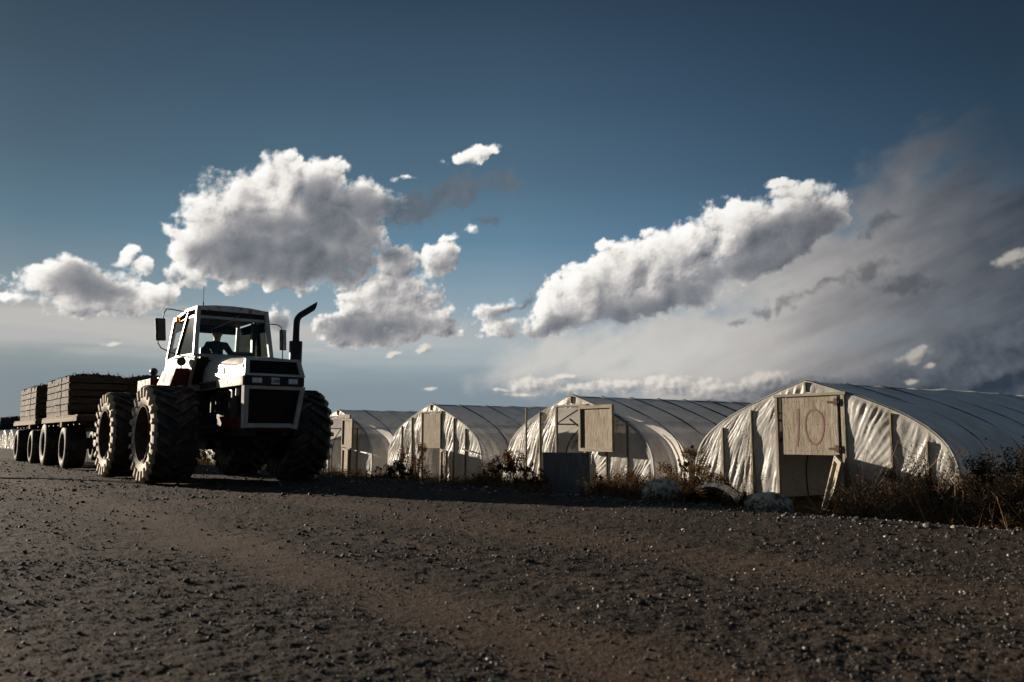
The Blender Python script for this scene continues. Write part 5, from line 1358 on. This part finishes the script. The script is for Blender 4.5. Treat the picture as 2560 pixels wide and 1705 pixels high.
bush('brown bush heaped between the X-braced greenhouse and the 10 door one', su(1705, 11.6), 11.6, .55, .45, .98, 9000, .016, M_LEAF, 46, lean=.12)
bush('tawny bush under the right end of the X-braced greenhouse gable', su(1575, 11.3), 11.3, .75, .4, .62, 7000, .014, M_LEAF, 47)
bush('rounded tawny bush rising behind the pale bundles against the 10 door gable', su(1772, 11.0), 11.0, .55, .35, .72, 6500, .014, M_LEAF, 65, stems=50)
bush('tawny bush right beside the grey plywood board', su(1500, 10.4), 10.4, .4, .35, .60, 5200, .014, M_LEAFR, 48)
bush('dark green sapling behind the tawny bushes by the hoops', su(1722, 13.6), 13.6, .3, .3, 1.0, 1500, .024, M_LEAFG, 49)
bush('dark bush below the left edge of the 10 door greenhouse', su(1795, 10.6), 10.6, .55, .45, .62, 7000, .013, M_LEAFD, 50)
bush('large dark bush against the roof side at the right edge', su(2545, 12.6), 12.6, 1.0, .7, 1.08, 10000, .022, M_LEAFD, 51)
bush('dark bush with brown tips in front of the large dark one', su(2470, 10.3), 10.3, .70, .5, .95, 9000, .015, M_LEAFD, 52)
bush('low dark bush at the road edge in the right corner', su(2545, 9.3), 9.3, .55, .35, .62, 6000, .012, M_LEAFD, 53)
bush('dark bush under the right end of the 10 door gable', su(2290, 11.2), 11.2, .65, .5, .92, 8000, .014, M_LEAFD, 54)
bush('brown scrub filling the foot of the 10 doorway', su(2020, 11.2), 11.9, .50, .25, .36, 3000, .013, M_LEAFD, 55)
bush('low brown tuft hugging the right side of the round pale bundle', su(1705, 9.9), 9.9, .28, .25, .34, 2600, .013, M_LEAF, 61, stems=25)
bush('ragged dark tuft between the black roll and the pale sheet', su(1835, 9.9), 9.9, .30, .25, .34, 2800, .013, M_LEAFD, 62, stems=30)
bush('rust coloured tuft below the right end of the X-braced gable', su(1545, 9.9), 9.9, .38, .22, .36, 3200, .013, M_LEAFR, 63, stems=25)
bush('brown tuft left of the grey plywood board', su(1345, 10.9), 10.9, .35, .25, .50, 3000, .014, M_LEAFD, 64, stems=30)
bush('green weed clump seen below the tractor', su(522, 12.0), 12.0, .5, .5, .9, 2500, .035, M_LEAFG, 56)
for i, (u, t, n_, h, sp, lf, lab) in enumerate([
    (2120, 9.9, 9, 1.05, .35, 160, 'tall bare stalks just right of the dangling lower door'),
    (2215, 10.0, 10, .95, .35, 200, 'brown forked stalks under the middle of the 10 door gable'),
    (2300, 9.6, 9, 1.15, .35, 260, 'forked reddish stalks before the right end of the 10 door gable'),
    (2385, 9.4, 8, .95, .35, 160, 'leaning pale stalks near the right road edge'),
    (2480, 9.1, 7, .75, .35, 100, 'short bare stalks before the dark bushes at far right'),
    (2170, 9.2, 8, .70, .4, 80, 'short curled stalks at the road edge below the dangling door'),
    (1868, 10.2, 6, 1.15, .2, 200, 'thin upright stalk standing left of the 10 door'),
    (1850, 9.6, 8, .60, .3, 160, 'low twiggy stalks in front of the white wrapped bale'),
    (2160, 12.2, 4, 1.5, .1, 60, 'single tall stalk leaning on the film right of the 10 door'),
    (2330, 12.0, 7, 1.35, .3, 500, 'tall seeded stalks against the film at the right end of the 10 door gable'),
    (1105, 12.0, 6, 1.0, .25, 160, 'seeded stalks in front of the doorway of the streaky door greenhouse'),
    (1175, 11.0, 10, .5, .3, 100, 'short stalks right of the narrow ajar door')]):
    stalks(lab, su(u, t), t, n_, h, sp, 80 + i, lf, group='bare stalks along the row of greenhouses')
# wrapped bales and litter at the road edge
M_WRAP = mat('old_wrap', (.56, .48, .38), .85, col2=(.20, .14, .09), nscale=9, nlo=.45, nhi=.60, bump=.03, bscale=34, spec=.15, detail=8)
M_BLKF = mat('black_film', (.018, .018, .02), .28, col2=(.03, .03, .032), nscale=9, bump=.02, bscale=10, spec=.6)
def lumpy(name, s, t, sx, sy, sz, zc, m, label, cat, seed, rot=0, folds=.05, sub=5):
    bm = bmesh.new(); bmesh.ops.create_icosphere(bm, subdivisions=sub, radius=1); bm.verts.index_update()
    V_ = np.array([v.co[:] for v in bm.verts]); F_ = np.array([[v.index for v in f.verts] for f in bm.faces]); bm.free()
    V_ = np.sign(V_) * np.abs(V_) ** .82
    a = np.arctan2(V_[:, 1], V_[:, 0]); d = folds * (1 - 2 * np.abs(vnoise(a * 3.0, V_[:, 2] * 1.2, seed))) + folds * 1.2 * fbm(V_[:, 0] * 1.3 + 4, V_[:, 2] * 1.5 + V_[:, 1], 1.4, 4, .5, seed + 2)
    V_ = V_ * (1 + d[:, None]) * np.array([sx, sy, sz]); V_[:, 2] += zc; V_[:, 2] = np.maximum(V_[:, 2], -.03)
    o = mesh_np(name, V_, F_, m); o.location = P(s, t, ground_z(s, t)); o.rotation_euler = (0, 0, ROAD_ROT + rot)
    return tag(o, label, cat)
lumpy('wrapped_bale', su(1650, 10.0), 10.0, .25, .30, .27, .19, M_WRAP, 'round dirty white film bundle half hidden by weeds below the X-braced greenhouse', 'bale', 3, folds=.13)
lumpy('plastic_sheet', su(1912, 9.6), 9.6, .30, .24, .21, .08, M_WRAP, 'crumpled pale sheet of film heaped left below the 10 door', 'plastic sheet', 8, rot=R(-25), folds=.18)
rl = thing('film_roll', 'half buried roll of black film lying between the two pale bundles', 'roll', P(su(1765, 9.35), 9.35, ground_z(su(1765, 9.35), 9.35) - .05), rz=ROAD_ROT + R(35))
mb = MB()
th_ = np.linspace(0, 2 * math.pi * 4.4, 150); V_ = []
for a in th_:
    r_ = .10 + .0075 * a + .006 * math.sin(a * 3.1)
    V_ += [(r_ * math.cos(a) * 1.25, -.02 * math.sin(a * 2), r_ * math.sin(a) * .85 + .12), (r_ * math.cos(a) * 1.25, 1.0, r_ * math.sin(a) * .85 + .12)]
mb.add(V_, [(2 * i, 2 * i + 1, 2 * i + 3, 2 * i + 2) for i in range(len(th_) - 1)]); mb.build('rolled_film', M_BLKF, rl, smooth=60)
mb = MB(); mb.tube([(0, 0, .12), (0, 1.0, .12)], .04, 10); mb.build('core', M_CRATE, rl)
M_CONC = mat('old_concrete', (.34, .33, .31), .9, col2=(.22, .21, .20), nscale=9, bump=.006, bscale=40)
mb = MB(); mb.box(-.19, .19, -.12, .12, 0, .24, b=.02, jit=0); cb = mb.build('concrete_block', M_CONC); s_ = su(811, 10.6); cb.location = P(s_, 10.6, ground_z(s_, 10.6) - .02); cb.rotation_euler = (0, 0, ROAD_ROT + R(20))
tag(cb, 'small pale concrete block on the ground beside the right front tractor tyre', 'block')
sk = MB(); sk.bar((0, 0, 0), (.03, 0, 1.95), .04, .03); o = sk.build('wooden_stake', M_STUD); s_ = su(1314, 12.2); o.location = P(s_, 12.2, -.4); o.rotation_euler = (0, 0, ROAD_ROT)
tag(o, 'thin weathered stake standing at the left edge of the X-braced greenhouse', 'stake')
